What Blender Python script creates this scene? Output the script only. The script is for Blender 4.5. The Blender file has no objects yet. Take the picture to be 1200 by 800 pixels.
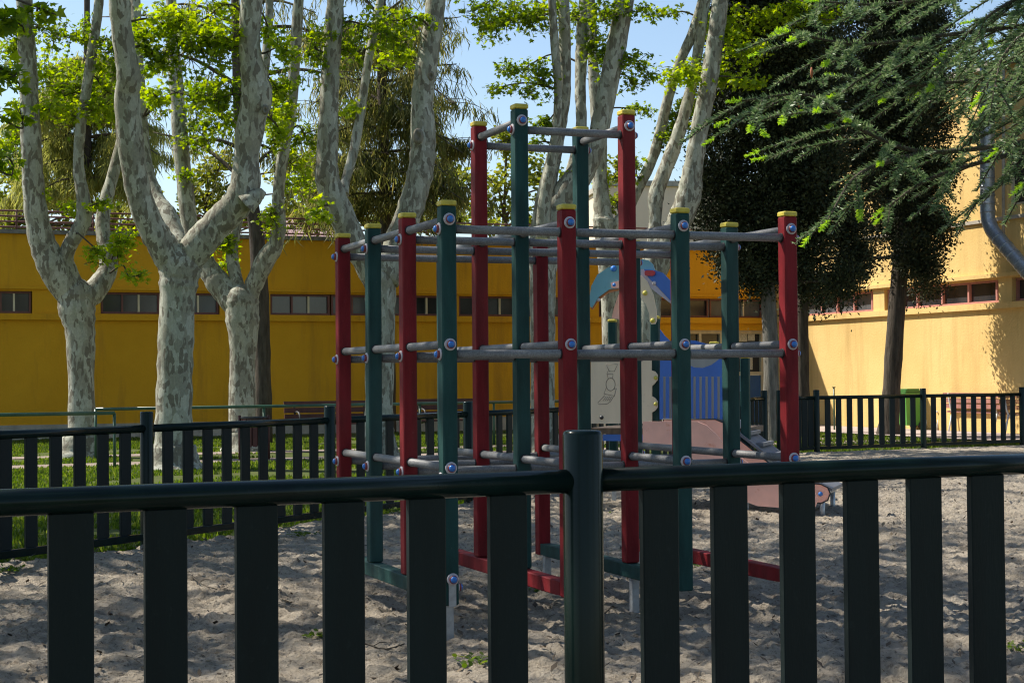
import bpy, math, random
import numpy as np
R = math.radians
rng = np.random.default_rng(7)
random.seed(7)
scene = bpy.context.scene
COL = scene.collection
V3 = lambda *a: np.array(a, float)
def nrm(v):
    v = np.asarray(v, float); return v / (np.linalg.norm(v) + 1e-12)

# ------------------------------------------------------------------ camera
F, PITCH, ROLL, H = 1935.3, 0.0221, -0.0082, 1.326
cp, sp, cr, sr = math.cos(PITCH), math.sin(PITCH), math.cos(ROLL), math.sin(ROLL)
RIGHT, UP, FWD = V3(1, 0, 0), V3(0, -sp, cp), V3(0, cp, sp)
CAM = V3(0, 0, H)
def ray(px, py):
    a, b = px - 600, py - 400
    u = a * cr + b * sr; v = -a * sr + b * cr
    return RIGHT * u - UP * v + FWD * F
def P(px, py, d):
    r = ray(px, py); return CAM + r * (d / r[1])
def PZ(px, z, d):                       # a point at height z, depth d, under picture column px
    p = P(px, 440, d); return V3(p[0], p[1], z)
def on_line(px, py, q, e):              # ray meets the vertical plane through q along e
    n = V3(-e[1], e[0], 0); r = ray(px, py)
    t = ((V3(q[0], q[1], 0) - CAM) @ n) / (r @ n)
    return CAM + r * t
cam = bpy.data.cameras.new('camera'); camo = bpy.data.objects.new('camera', cam); COL.objects.link(camo)
X = cr * RIGHT + sr * UP; Y = -sr * RIGHT + cr * UP; Z = -FWD
from mathutils import Matrix
camo.matrix_world = Matrix(((X[0], Y[0], Z[0], CAM[0]), (X[1], Y[1], Z[1], CAM[1]), (X[2], Y[2], Z[2], CAM[2]), (0, 0, 0, 1)))
cam.sensor_width = 36; cam.lens = F / 1200 * 36; cam.clip_start = .05; cam.clip_end = 3000
cam.dof.use_dof = False; cam.dof.focus_distance = 9.5; cam.dof.aperture_fstop = 16
scene.camera = camo

# ------------------------------------------------------------------ light
world = bpy.data.worlds.new('World'); scene.world = world; world.use_nodes = True
nt = world.node_tree; nt.nodes.clear()
sky = nt.nodes.new('ShaderNodeTexSky'); bg = nt.nodes.new('ShaderNodeBackground'); wo = nt.nodes.new('ShaderNodeOutputWorld')
SUN_DIR = nrm(V3(-.937 * .674, .35 * .674, .738))        # towards the sun
el = math.asin(SUN_DIR[2]); az = math.atan2(SUN_DIR[0], SUN_DIR[1])
sky.sky_type = 'NISHITA'; sky.sun_disc = False; sky.sun_elevation = el; sky.sun_rotation = az
sky.air_density = 1.0; sky.dust_density = .6; sky.ozone_density = 1.2
bg.inputs['Strength'].default_value = .108
nt.links.new(sky.outputs[0], bg.inputs[0]); nt.links.new(bg.outputs[0], wo.inputs[0])
sl = bpy.data.lights.new('sun', 'SUN'); so = bpy.data.objects.new('sun', sl); COL.objects.link(so)
sl.energy = 5.0; sl.angle = R(.53); sl.color = (1, .93, .82)
from mathutils import Vector
so.rotation_euler = Vector(-SUN_DIR).to_track_quat('-Z', 'Y').to_euler()
so.location = (-20, 10, 30)
scene.view_settings.view_transform = 'Standard'; scene.view_settings.look = 'None'
scene.view_settings.exposure = .68; scene.view_settings.gamma = 1
scene.render.engine = 'CYCLES'
scene.cycles.filter_width = 1.15; scene.cycles.max_bounces = 8; scene.cycles.transparent_max_bounces = 8

# ------------------------------------------------------------------ materials
class NT:
    def __init__(s, name):
        s.m = bpy.data.materials.new(name); s.m.use_nodes = True; s.t = s.m.node_tree
        s.b = s.t.nodes['Principled BSDF']; s.o = s.t.nodes['Material Output']
    def n(s, t, **k):
        x = s.t.nodes.new('ShaderNode' + t)
        for a, v in k.items():
            if a in x.inputs: x.inputs[a].default_value = v
            else: setattr(x, a, v)
        return x
    def l(s, a, b): s.t.links.new(a, b)
    def coord(s, scale=(1, 1, 1), which='Object'):
        c = s.n('TexCoord'); m = s.n('Mapping'); m.inputs['Scale'].default_value = scale
        s.l(c.outputs[which], m.inputs[0]); return m.outputs[0]
    def noise(s, vec, scale, detail=4, rough=.55):
        x = s.n('TexNoise'); x.inputs['Scale'].default_value = scale; x.inputs['Detail'].default_value = detail; x.inputs['Roughness'].default_value = rough
        s.l(vec, x.inputs['Vector']); return x.outputs[0]
    def ramp(s, fac, stops):
        r = s.n('ValToRGB'); e = r.color_ramp.elements
        while len(e) < len(stops): e.new(.5)
        for k, (p, c) in enumerate(stops):
            e[k].position = p; e[k].color = (*c, 1) if len(c) == 3 else c
        s.l(fac, r.inputs[0]); return r.outputs[0]
    def mix(s, fac, a, b, mode='MIX'):
        x = s.n('MixRGB'); x.blend_type = mode
        for v, i in ((fac, 0), (a, 1), (b, 2)):
            if hasattr(v, 'is_linked'): s.l(v, x.inputs[i])
            else: x.inputs[i].default_value = v if i == 0 else (*v, 1)
        return x.outputs[0]
    def bump(s, h, strength=.3, dist=.01):
        b = s.n('Bump'); b.inputs['Strength'].default_value = strength; b.inputs['Distance'].default_value = dist
        s.l(h, b.inputs['Height']); s.l(b.outputs[0], s.b.inputs['Normal'])
    def col(s, c):
        if hasattr(c, 'is_linked'): s.l(c, s.b.inputs['Base Color'])
        else: s.b.inputs['Base Color'].default_value = (*c, 1)
def paint(name, c, rough=.45, var=.25, scale=8, stretch=(1, 1, .25), bump=.05, metal=0, spec=.5, dirt=None):
    k = NT(name); v = k.coord(stretch); n = k.noise(v, scale, 5)
    lo = tuple(x * (1 - var) for x in c); hi = tuple(min(1, x * (1 + var)) for x in c)
    cc = k.ramp(n, [(.3, lo), (.7, hi)])
    if dirt:
        n2 = k.noise(k.coord((1, 1, 1)), scale * 2.7, 6, .7)
        f = k.ramp(n2, [(.60, (0, 0, 0)), (.74, (1, 1, 1))]); cc = k.mix(f, cc, dirt)
    k.col(cc); k.b.inputs['Roughness'].default_value = rough; k.b.inputs['Metallic'].default_value = metal
    k.b.inputs['Specular IOR Level'].default_value = spec
    k.bump(k.noise(k.coord((1, 1, .15)), scale * 14, 3), bump, .004)
    return k.m
M = {}
M['post_green'] = paint('post_green', (.013, .050, .046), .6, .3, 14, bump=.4, spec=.16, dirt=(.019, .06, .057))
M['post_red'] = paint('post_red', (.165, .010, .014), .6, .3, 14, bump=.4, spec=.16, dirt=(.17, .024, .026))
def worn(m, dust, amount):
    k = NT.__new__(NT); k.m = m; k.t = m.node_tree; k.b = k.t.nodes['Principled BSDF']; k.o = k.t.nodes['Material Output']
    base = k.b.inputs['Base Color'].links[0].from_socket
    n = k.noise(k.coord((1, 1, .5)), 60, 6, .75); n2 = k.noise(k.coord((1, 1, .3)), 2.2, 4, .6)
    c = k.mix(k.ramp(n, [(.63, (0, 0, 0)), (.70, (amount,) * 3)]), base, dust)
    c = k.mix(k.ramp(n2, [(.48, (0, 0, 0)), (.75, (amount * .5,) * 3)]), c, dust); k.col(c)
worn(M['post_green'], (.10, .13, .115), .45); worn(M['post_red'], (.22, .09, .075), .45)
M['cap_yellow'] = paint('cap_yellow', (.52, .42, .045), .5, .2, 20, (1, 1, 1), dirt=(.3, .24, .06))
def rope():
    k = NT('grey_bar'); v = k.coord((1, 1, 1)); n = k.noise(v, 6, 5, .7); n2 = k.noise(v, 130, 3)
    c = k.ramp(n, [(.3, (.105, .108, .115)), (.7, (.25, .25, .245))]); k.col(k.mix(.4, c, k.ramp(n2, [(.35, (.06, .06, .06)), (.65, (.27, .27, .27))])))
    k.b.inputs['Roughness'].default_value = .5; k.b.inputs['Specular IOR Level'].default_value = .35; k.bump(n2, .5, .003); return k.m
M['bar'] = rope()
M['collar'] = paint('black_collar', (.012, .012, .014), .5)
M['washer'] = paint('washer', (.46, .42, .44), .45, .15)
M['bolt_red'] = paint('bolt_red', (.20, .03, .03), .45, .15)
M['bolt_blue'] = paint('bolt_blue', (.03, .16, .50), .3, .12)
M['galv'] = paint('galvanised_steel', (.34, .37, .40), .42, .22, 25, (1, 1, 1), metal=.55)
M['fence'] = paint('fence_paint', (.0045, .0130, .0115), .22, .3, 7, bump=.03, spec=.16, dirt=(.009, .020, .018))
M['slat'] = paint('fence_slat', (.0038, .0098, .0098), .6, .3, 9, (1, 1, .08), bump=.3, spec=.22, dirt=(.010, .018, .017))
worn(M['slat'], (.03, .036, .033), .3); worn(M['fence'], (.03, .04, .036), .2)
M['rail_green'] = paint('rail_green', (.03, .085, .05), .35, .3, 7, dirt=(.10, .13, .08))
M['wood_red'] = paint('wood_red', (.075, .022, .018), .6, .35, 9)
M['wood_brown'] = paint('wood_brown', (.27, .13, .055), .6, .35, 9)
M['wood_pink'] = paint('wood_faded', (.34, .15, .12), .6, .3, 9)
M['white_metal'] = paint('white_metal', (.7, .7, .68), .4, .1)
M['bin_green'] = paint('bin_green', (.09, .30, .05), .4, .15)
M['bin_lid'] = paint('bin_lid', (.04, .16, .03), .4, .15)
M['rubber'] = paint('rubber', (.02, .02, .02), .6)
M['beige'] = paint('beige_panel', (.66, .54, .39), .5, .08, 5, dirt=(.52, .42, .30))
M['engrave'] = paint('engraving', (.12, .10, .085), .6)
M['blue'] = paint('play_blue', (.035, .13, .47), .4, .1, 5)
M['lblue'] = paint('play_light_blue', (.13, .33, .40), .4, .1, 5, dirt=(.1, .25, .3))
M['orange'] = paint('play_orange', (.45, .16, .05), .45, .1)
M['lilac'] = paint('play_lilac', (.42, .38, .45), .45, .1)
M['pink'] = paint('play_pink', (.88, .46, .36), .45, .15, 3, (1, 1, 1), dirt=(.72, .27, .17))
M['red'] = paint('play_red', (.42, .02, .03), .35, .1)
M['bolt_yellow'] = paint('bolt_yellow', (.45, .40, .06), .4, .1)
M['grey'] = paint('grey_board', (.13, .14, .16), .55, .2)
M['greyp'] = paint('grey_panel', (.32, .32, .30), .35, .1)
M['deck'] = paint('deck_wood', (.12, .085, .06), .7, .4, 20)
M['cream'] = paint('cream_frame', (.62, .53, .36), .45, .12)
M['frame_red'] = paint('frame_red', (.15, .05, .04), .5, .2)
M['frame_pink'] = paint('frame_pink', (.45, .20, .17), .5, .15)
M['door_blue'] = paint('door_blue', (.04, .12, .30), .4, .1)
M['rust'] = paint('railing_red', (.16, .06, .045), .5, .2)
M['concrete'] = paint('concrete', (.38, .34, .28), .85, .25, 4, (1, 1, 1), bump=.3, dirt=(.2, .17, .13))
M['paper'] = paint('paper', (.6, .56, .45), .6, .3, 30, (1, 1, 1))
def glass():
    k = NT('window_glass'); n = k.noise(k.coord((1, 1, .2)), 1.4, 3)
    k.col(k.ramp(n, [(.35, (.014, .016, .02)), (.65, (.045, .045, .048))])); k.b.inputs['Roughness'].default_value = .12; k.b.inputs['Specular IOR Level'].default_value = .6
    return k.m
M['glass'] = glass()
M['blind'] = paint('window_blind', (.10, .105, .11), .25, .25, 3)
def stucco(name, c, c2, stain):
    k = NT(name); v = k.coord(); n = k.noise(v, .55, 6, .6); n2 = k.noise(k.coord((1, 1, .12)), 1.6, 5, .7)
    cc = k.ramp(n, [(.32, c2), (.68, c)])
    cc = k.mix(k.ramp(n2, [(.50, (0, 0, 0)), (.72, (.75, .75, .75))]), cc, stain)
    k.col(cc); k.b.inputs['Roughness'].default_value = .9; k.b.inputs['Specular IOR Level'].default_value = .2
    k.bump(k.noise(v, 22, 5, .7), .5, .02); return k.m
M['ochre'] = stucco('ochre_render', (.74, .375, .022), (.64, .315, .016), (.42, .20, .03))
M['yellow'] = stucco('yellow_render', (.75, .53, .215), (.66, .45, .165), (.50, .33, .12))
M['beige_wall'] = stucco('beige_render', (.80, .63, .47), (.76, .59, .43), (.66, .52, .38))
M['pink_wall'] = stucco('pink_cladding', (.50, .35, .36), (.46, .31, .32), (.38, .27, .27))
def roofmat():
    k = NT('roof_gravel'); k.col(k.ramp(k.noise(k.coord(), 8, 5), [(.3, (.12, .11, .1)), (.7, (.25, .23, .2))])); k.b.inputs['Roughness'].default_value = .9; return k.m
M['roof'] = roofmat()
def planebark():
    k = NT('plane_bark'); v = k.coord((1, 1, .42))
    w = k.noise(v, 3.5, 3); vv = k.n('VectorMath', operation='ADD'); k.l(v, vv.inputs[0])
    sc = k.n('VectorMath', operation='SCALE'); sc.inputs['Scale'].default_value = .16
    nz = k.n('TexNoise'); nz.inputs['Scale'].default_value = 7; nz.inputs['Detail'].default_value = 3; k.l(v, nz.inputs['Vector'])
    k.l(nz.outputs['Color'], sc.inputs[0]); k.l(sc.outputs[0], vv.inputs[1])
    big = k.noise(v, 1.3, 4, .65)
    def cells(scale):
        vo = k.n('TexVoronoi'); vo.inputs['Scale'].default_value = scale; k.l(vv.outputs[0], vo.inputs['Vector'])
        sep = k.n('SeparateColor'); k.l(vo.outputs['Color'], sep.inputs[0]); return sep
    s1, s2 = cells(9.5), cells(19)
    def plus(a, b, m): 
        x = k.n('Math', operation='MULTIPLY_ADD'); k.l(b, x.inputs[0]); x.inputs[1].default_value = m; k.l(a, x.inputs[2]); return x.outputs[0]
    f1 = plus(s1.outputs[0], big, 1.1); f2 = plus(s2.outputs[1], big, .9)
    c1 = k.ramp(s1.outputs[2], [(0, (.30, .31, .25)), (.5, (.45, .45, .39)), (1, (.36, .36, .295))])
    h1 = k.n('Math', operation='MULTIPLY'); k.l(f1, h1.inputs[0]); h1.inputs[1].default_value = .5
    h2 = k.n('Math', operation='MULTIPLY'); k.l(f2, h2.inputs[0]); h2.inputs[1].default_value = .5
    c1 = k.mix(k.ramp(h1.outputs[0], [(.53, (0, 0, 0)), (.56, (.8, .8, .8))]), c1, (.26, .25, .20))
    c1 = k.mix(k.ramp(h2.outputs[0], [(.575, (0, 0, 0)), (.595, (.9, .9, .9))]), c1, (.165, .148, .118))
    sep = s1
    fine = k.noise(k.coord((1, 1, .6)), 30, 5, .7)
    k.col(k.mix(.35, c1, k.ramp(fine, [(.3, (.15, .15, .13)), (.75, (.75, .75, .7))]), 'OVERLAY'))
    k.b.inputs['Roughness'].default_value = .85; k.b.inputs['Specular IOR Level'].default_value = .2
    ad2 = k.n('Math', operation='MULTIPLY_ADD'); k.l(sep.outputs[0], ad2.inputs[0]); ad2.inputs[1].default_value = -.5; k.l(fine, ad2.inputs[2])
    k.bump(ad2.outputs[0], .5, .02); return k.m
M['bark_plane'] = planebark()
def bark(name, a, b):
    k = NT(name); n = k.noise(k.coord((1, 1, .15)), 16, 6, .7); k.col(k.ramp(n, [(.3, a), (.7, b)])); k.b.inputs['Roughness'].default_value = .9
    k.b.inputs['Specular IOR Level'].default_value = .15; k.bump(n, .9, .04); return k.m
M['bark_dark'] = bark('dark_bark', (.035, .028, .022), (.12, .10, .08))
M['bark_grey'] = bark('grey_bark', (.08, .075, .065), (.26, .245, .21))
M['bark_knot'] = bark('bark_knot', (.13, .115, .09), (.30, .275, .225))
M['twig'] = bark('twig_bark', (.05, .042, .032), (.13, .11, .085))
def leafmat(name, cols, trans=.5, rough=.5, big=None):
    k = NT(name); g = k.n('NewGeometry'); c = k.ramp(g.outputs['Random Per Island'], cols)
    if big:
        c = k.mix(k.ramp(k.noise(k.coord(), big[0], 3), [(.4, (0, 0, 0)), (.65, (1, 1, 1))]), c, big[1], 'MULTIPLY')
    k.col(c); k.b.inputs['Roughness'].default_value = rough; k.b.inputs['Specular IOR Level'].default_value = .25
    if trans:
        t = k.n('BsdfTranslucent'); hs = k.n('HueSaturation'); hs.inputs['Saturation'].default_value = 1.15; hs.inputs['Value'].default_value = 1.7; hs.inputs['Hue'].default_value = .485
        k.l(c, hs.inputs['Color']); k.l(hs.outputs[0], t.inputs[0]); mx = k.n('MixShader'); mx.inputs[0].default_value = trans
        k.l(k.b.outputs[0], mx.inputs[1]); k.l(t.outputs[0], mx.inputs[2]); k.l(mx.outputs[0], k.o.inputs[0])
    return k.m
M['leaf'] = leafmat('plane_leaf', [(0, (.075, .14, .014)), (.5, (.14, .22, .02)), (1, (.24, .32, .03))], .58)
M['leaf2'] = leafmat('young_plane_leaf', [(0, (.17, .27, .022)), (1, (.31, .40, .040))], .6)
def cypmat():
    k = NT('cypress_leaf'); g = k.n('NewGeometry'); c = k.ramp(g.outputs['Random Per Island'], [(0, (.012, .019, .008)), (1, (.040, .050, .020))])
    c2 = k.ramp(g.outputs['Random Per Island'], [(0, (.06, .075, .030)), (1, (.13, .135, .06))])  # paler sprig tone, mixed in by noise, paints lit tufts into the foliage
    k.col(k.mix(k.ramp(k.noise(k.coord(), 2.6, 4, .6), [(.52, (0, 0, 0)), (.70, (.8, .8, .8))]), c, c2)); k.b.inputs['Roughness'].default_value = .65; k.b.inputs['Specular IOR Level'].default_value = .2
    return k.m
M['cypress'] = cypmat()
M['cedar'] = leafmat('cedar_needle', [(0, (.06, .075, .025)), (.6, (.14, .16, .045)), (1, (.25, .23, .08))], .5, .6)
M['weeping'] = leafmat('weeping_leaf', [(0, (.14, .17, .045)), (1, (.30, .31, .10))], .55, .6)
M['far_leaf'] = leafmat('far_leaf', [(0, (.09, .13, .02)), (.6, (.17, .20, .035)), (1, (.26, .27, .06))], .5, .6)
M['needle'] = leafmat('spruce_needle', [(0, (.045, .095, .036)), (.5, (.11, .18, .075)), (1, (.26, .33, .17))], .25, .38)
M['tip'] = leafmat('spruce_tip', [(0, (.24, .42, .05)), (1, (.38, .56, .09))], .4, .5)
M['grass'] = leafmat('grass_blade', [(0, (.045, .085, .012)), (.6, (.08, .135, .02)), (1, (.14, .18, .04))], .45, .5)
M['litter'] = leafmat('litter', [(0, (.045, .034, .024)), (.7, (.10, .075, .05)), (1, (.17, .13, .08))], 0, .8)
M['cone'] = paint('cone_brown', (.30, .09, .03), .6)
def sandmat():
    k = NT('sand'); v = k.coord(); n = k.noise(v, 1.1, 6, .6); n2 = k.noise(v, 38, 6, .8); n3 = k.noise(v, 8, 6, .7)
    c = k.ramp(n, [(.3, (.50, .43, .335)), (.7, (.63, .55, .44))])
    c = k.mix(k.ramp(n3, [(.46, (0, 0, 0)), (.66, (.85, .85, .85))]), c, (.35, .295, .225))
    c = k.mix(k.ramp(n2, [(.53, (0, 0, 0)), (.63, (.8, .8, .8))]), c, (.12, .096, .072))
    c = k.mix(k.ramp(k.noise(v, 70, 3, .6), [(.62, (0, 0, 0)), (.70, (.6, .6, .6))]), c, (.70, .64, .55))
    k.col(c); k.b.inputs['Roughness'].default_value = .95; k.b.inputs['Specular IOR Level'].default_value = .1
    h = k.n('Math', operation='MULTIPLY_ADD'); k.l(n3, h.inputs[0]); h.inputs[1].default_value = 1.2; k.l(n2, h.inputs[2])
    k.bump(h.outputs[0], 1.0, .06); return k.m
M['sand'] = sandmat()
def groundmat(name, a, b, c3):
    k = NT(name); v = k.coord(); n = k.noise(v, .9, 6, .65); n2 = k.noise(v, 14, 5, .7)
    c = k.ramp(n, [(.35, a), (.65, b)]); c = k.mix(k.ramp(n2, [(.44, (0, 0, 0)), (.62, (.85, .85, .85))]), c, c3); k.col(c); k.b.inputs['Roughness'].default_value = .95
    k.b.inputs['Specular IOR Level'].default_value = .1; k.bump(n2, .6, .03); return k.m
M['ground'] = groundmat('ground_turf', (.055, .085, .018), (.085, .12, .025), (.10, .085, .045))
M['paving'] = groundmat('paving', (.42, .35, .32), (.50, .42, .38), (.36, .30, .27))
M['path'] = groundmat('path_gravel', (.27, .22, .18), (.36, .29, .25), (.20, .16, .13))

# ------------------------------------------------------------------ mesh builder
class MB:
    def __init__(s): s.V = []; s.F = []; s.n = 0
    def add(s, V, Fa, mat=0, smooth=False):
        V = np.asarray(V, np.float32).reshape(-1, 3); Fa = np.asarray(Fa, np.int64)
        s.V.append(V); s.F.append((Fa + s.n, mat, smooth)); s.n += len(V)
    def build(s, name, mats, parent=None, origin=None):
        V = np.concatenate(s.V)
        if origin is None: origin = parent_loc(parent)
        V = V - np.asarray(origin, np.float32)
        me = bpy.data.meshes.new(name)
        me.vertices.add(len(V)); me.vertices.foreach_set('co', V.ravel())
        loops = np.concatenate([f.ravel() for f, _, _ in s.F]); tot = np.concatenate([np.full(len(f), f.shape[1]) for f, _, _ in s.F])
        me.loops.add(len(loops)); me.loops.foreach_set('vertex_index', loops.astype(np.int32))
        me.polygons.add(len(tot)); st = np.concatenate([[0], np.cumsum(tot)[:-1]])
        me.polygons.foreach_set('loop_start', st.astype(np.int32)); me.polygons.foreach_set('loop_total', tot.astype(np.int32))
        me.polygons.foreach_set('material_index', np.concatenate([np.full(len(f), m) for f, m, _ in s.F]).astype(np.int32))
        me.polygons.foreach_set('use_smooth', np.concatenate([np.full(len(f), sm) for f, _, sm in s.F]))
        for m in (mats if isinstance(mats, (list, tuple)) else [mats]): me.materials.append(M[m])
        me.update(calc_edges=True); me.validate()
        o = bpy.data.objects.new(name, me); COL.objects.link(o)
        if parent is not None: o.parent = parent
        else: o.location = origin
        # a child's mesh is relative to its root's place
        return o
    def box(s, c, ax, ay, az, mat=0):
        c = np.asarray(c, float); ax, ay, az = (np.asarray(q, float) for q in (ax, ay, az))
        V = [c + i * ax + j * ay + k * az for k in (-1, 1) for j in (-1, 1) for i in (-1, 1)]
        s.add(V, [[0, 2, 3, 1], [4, 5, 7, 6], [0, 1, 5, 4], [2, 6, 7, 3], [0, 4, 6, 2], [1, 3, 7, 5]], mat)
    def cbox(s, c, u, v, hu, hv, z0, z1, ch, mat=0, top=None):
        # chamfered upright box, sides along u and v
        prof = [(-hu + ch, -hv), (hu - ch, -hv), (hu, -hv + ch), (hu, hv - ch), (hu - ch, hv), (-hu + ch, hv), (-hu, hv - ch), (-hu, -hv + ch)]
        rings = [(z0 + ch, 1), (z1 - ch, 1), (z1, 1 - ch / min(hu, hv))]; rings.insert(0, (z0, 1 - ch / min(hu, hv)))
        V = []
        for z, q in rings:
            for a, b in prof: p = c + u * a * q + v * b * q; V.append((p[0], p[1], z))
        Fq = [[r * 8 + k, r * 8 + (k + 1) % 8, r * 8 + 8 + (k + 1) % 8, r * 8 + 8 + k] for r in range(3) for k in range(8)]
        s.add(V, Fq, mat); n = s.n - 32
        s.F.append((np.array([[n + 24 + k for k in range(8)]]), mat, False)); s.F.append((np.array([[n + 7 - k for k in range(8)]]), mat, False))
    def tube(s, pts, r, n=10, mat=0, caps=True, smooth=True):
        pts = np.asarray(pts, float); m = len(pts); r = np.broadcast_to(np.asarray(r, float), (m,))
        T = np.gradient(pts, axis=0); T /= np.linalg.norm(T, axis=1)[:, None] + 1e-12
        a = np.cross(T[0], V3(0, 0, 1));
        if np.linalg.norm(a) < .05: a = np.cross(T[0], V3(1, 0, 0))
        a = nrm(a); A = np.zeros((m, 3)); A[0] = a
        for k in range(1, m):
            a = a - T[k] * (a @ T[k]); a = nrm(a); A[k] = a
        B = np.cross(T, A); th = np.arange(n) * 2 * np.pi / n
        V = pts[:, None] + r[:, None, None] * (np.cos(th)[None, :, None] * A[:, None] + np.sin(th)[None, :, None] * B[:, None])
        i = np.arange(m - 1)[:, None] * n; k = np.arange(n)[None]; k2 = (k + 1) % n
        Fq = np.stack([i + k, i + k2, i + n + k2, i + n + k], -1).reshape(-1, 4)
        b = s.n; s.add(V, Fq, mat, smooth)
        if caps:
            s.F.append((np.array([[b + n - 1 - q for q in range(n)]]), mat, False)); s.F.append((np.array([[b + (m - 1) * n + q for q in range(n)]]), mat, False))
    def lathe(s, p, axis, prof, n=16, mat=0):
        axis = nrm(axis); p = np.asarray(p, float)
        s.tube([p + axis * h for _, h in prof], 1, 3, mat) if False else None
        a = nrm(np.cross(axis, V3(0, 0, 1) if abs(axis[2]) < .9 else V3(1, 0, 0))); b = np.cross(axis, a); th = np.arange(n) * 2 * np.pi / n
        V = np.concatenate([p + axis * h + r * (np.cos(th)[:, None] * a + np.sin(th)[:, None] * b) for r, h in prof])
        m = len(prof); i = np.arange(m - 1)[:, None] * n; k = np.arange(n)[None]; k2 = (k + 1) % n
        bb = s.n; s.add(V, np.stack([i + k, i + k2, i + n + k2, i + n + k], -1).reshape(-1, 4), mat, True)
        s.F.append((np.array([[bb + (m - 1) * n + q for q in range(n)]]), mat, False))
    def plate(s, pts, nv, th, mat=0):
        pts = np.asarray(pts, float); k = len(pts); nv = np.asarray(nv, float)
        b = s.n; s.add(np.concatenate([pts, pts + nv * th]), [[q, (q + 1) % k, k + (q + 1) % k, k + q] for q in range(k)], mat)
        s.F.append((np.array([[b + k - 1 - q for q in range(k)]]), mat, False)); s.F.append((np.array([[b + k + q for q in range(k)]]), mat, False))
def parent_loc(p):
    loc = np.zeros(3)
    while p is not None: loc = loc + np.array(p.location); p = p.parent
    return loc
def tag(o, label, cat, group=None, kind=None):
    if label: o['label'] = label
    if cat: o['category'] = cat
    if group: o['group'] = group
    if kind: o['kind'] = kind
    return o
def thing(name, loc, label, cat, group=None):
    o = bpy.data.objects.new(name, None); o.empty_display_size = .2; COL.objects.link(o); o.location = tuple(float(q) for q in loc)
    return tag(o, label, cat, group)
def struct(o, kind='structure'): o['kind'] = kind; return o
def spline(pts, sub=5):
    pts = np.asarray(pts, float); q = np.vstack([2 * pts[0] - pts[1], pts, 2 * pts[-1] - pts[-2]]); out = []
    for i in range(1, len(q) - 2):
        for t in np.arange(sub) / sub:
            p0, p1, p2, p3 = q[i - 1:i + 3]
            out.append(.5 * (2 * p1 + (p2 - p0) * t + (2 * p0 - 5 * p1 + 4 * p2 - p3) * t * t + (3 * p1 - p0 - 3 * p2 + p3) * t ** 3))
    out.append(pts[-1]); return np.array(out)
# value noise
_perm = rng.random((256, 256))
def vnoise(x, y):
    xi = np.floor(x).astype(int); yi = np.floor(y).astype(int); fx = x - xi; fy = y - yi
    fx = fx * fx * (3 - 2 * fx); fy = fy * fy * (3 - 2 * fy)
    g = lambda a, b: _perm[a % 256, b % 256]
    return (g(xi, yi) * (1 - fx) + g(xi + 1, yi) * fx) * (1 - fy) + (g(xi, yi + 1) * (1 - fx) + g(xi + 1, yi + 1) * fx) * fy
E1 = V3(.9315, .3637, 0); E2 = V3(-.3637, .9315, 0)          # the building's axes: along the long front, and away

# ------------------------------------------------------------------ ground
FL = [(-9.6, 2.0), (-3.66, 12.22), (-.05, 18.5), (4.3, 28.2)]           # left fence line, front to back
def leftline(d):
    d = np.asarray(d, float); a = np.interp(d, [q[1] for q in FL], [q[0] for q in FL])
    return np.where(d > 28.2, 4.3 + (d - 28.2) / .55, a)
mb = MB(); S = 600
mb.add([(-S, -S, -.05), (S, -S, -.05), (S, S, -.05), (-S, S, -.05)], [[0, 1, 2, 3]]); struct(mb.build('ground', 'ground'))
def sand_h(x, y):
    wx_ = x + .10 * (vnoise(x * 5 + 3, y * 5) - .5); wy_ = y + .10 * (vnoise(x * 5, y * 5 + 8) - .5)
    rid = lambda f, a, b: (1 - np.abs(vnoise(wx_ * f + a, wy_ * f + b) - .5) * 2) ** 2
    m = vnoise(x * .55, y * .55 + 9) * .8 + .35
    h = .03 + .06 * (vnoise(x * 1.3 + 7, y * 1.3) - .5) + m * (.030 * (rid(2.3, 0, 3) - .4) + .026 * (rid(4.6, 11, 5) - .4) + .022 * (rid(8.5, 2, 17) - .4))
    h = h + .020 * (vnoise(wx_ * 13, wy_ * 13) - .5) + .026 * (rid(17, 6, 1) - .4) * m + .018 * (rid(34, 9, 4) - .4) + .014 * (vnoise(x * 37, y * 37 + 5) - .5)
    return np.maximum(h, -.035 + .02 * vnoise(x * 8, y * 8))
rows = [5.0]
while rows[-1] < 33.5: rows.append(rows[-1] + .014 + .0030 * (rows[-1] - 5))
rows = np.array(rows); nc = 900
L_ = leftline(rows); R_ = 8 + .28 * rows; R_ = np.maximum(R_, L_ + .4)
u = np.linspace(0, 1, nc); gx = L_[:, None] + (R_ - L_)[:, None] * u; gy = np.repeat(rows[:, None], nc, 1)
gz = sand_h(gx, gy) * np.clip((34 - gy) / 14, .25, 1); gz = np.maximum(gz - .05 * np.clip(1 - (gx - L_[:, None]) / .7, 0, 1), -.042)
mb = MB(); i = np.arange(len(rows) - 1)[:, None] * nc; k = np.arange(nc - 1)[None]
mb.add(np.stack([gx, gy, gz], -1), np.stack([i + k, i + k + 1, i + nc + k + 1, i + nc + k], -1).reshape(-1, 4), 0, True)
struct(mb.build('sand', 'sand'))
mb = MB(); mb.add([(-9.6, 1.9, -.012), (12, 1.9, -.012), (12, 5.05, -.012), (-7.9, 5.05, -.012)], [[0, 1, 2, 3]]); struct(mb.build('sand', 'sand'))

# main building axes
M0 = V3(-12.19, 39.3, 0); K = V3(7.53, 47.0, 0); WD = V3(.37, -.93, 0) / math.hypot(.37, .93)
NM = -E2; NW = V3(-WD[1] * -1, 0, 0)
NW = nrm(V3(WD[1], -WD[0], 0));  NW = NW if NW[0] < 0 else -NW
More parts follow.
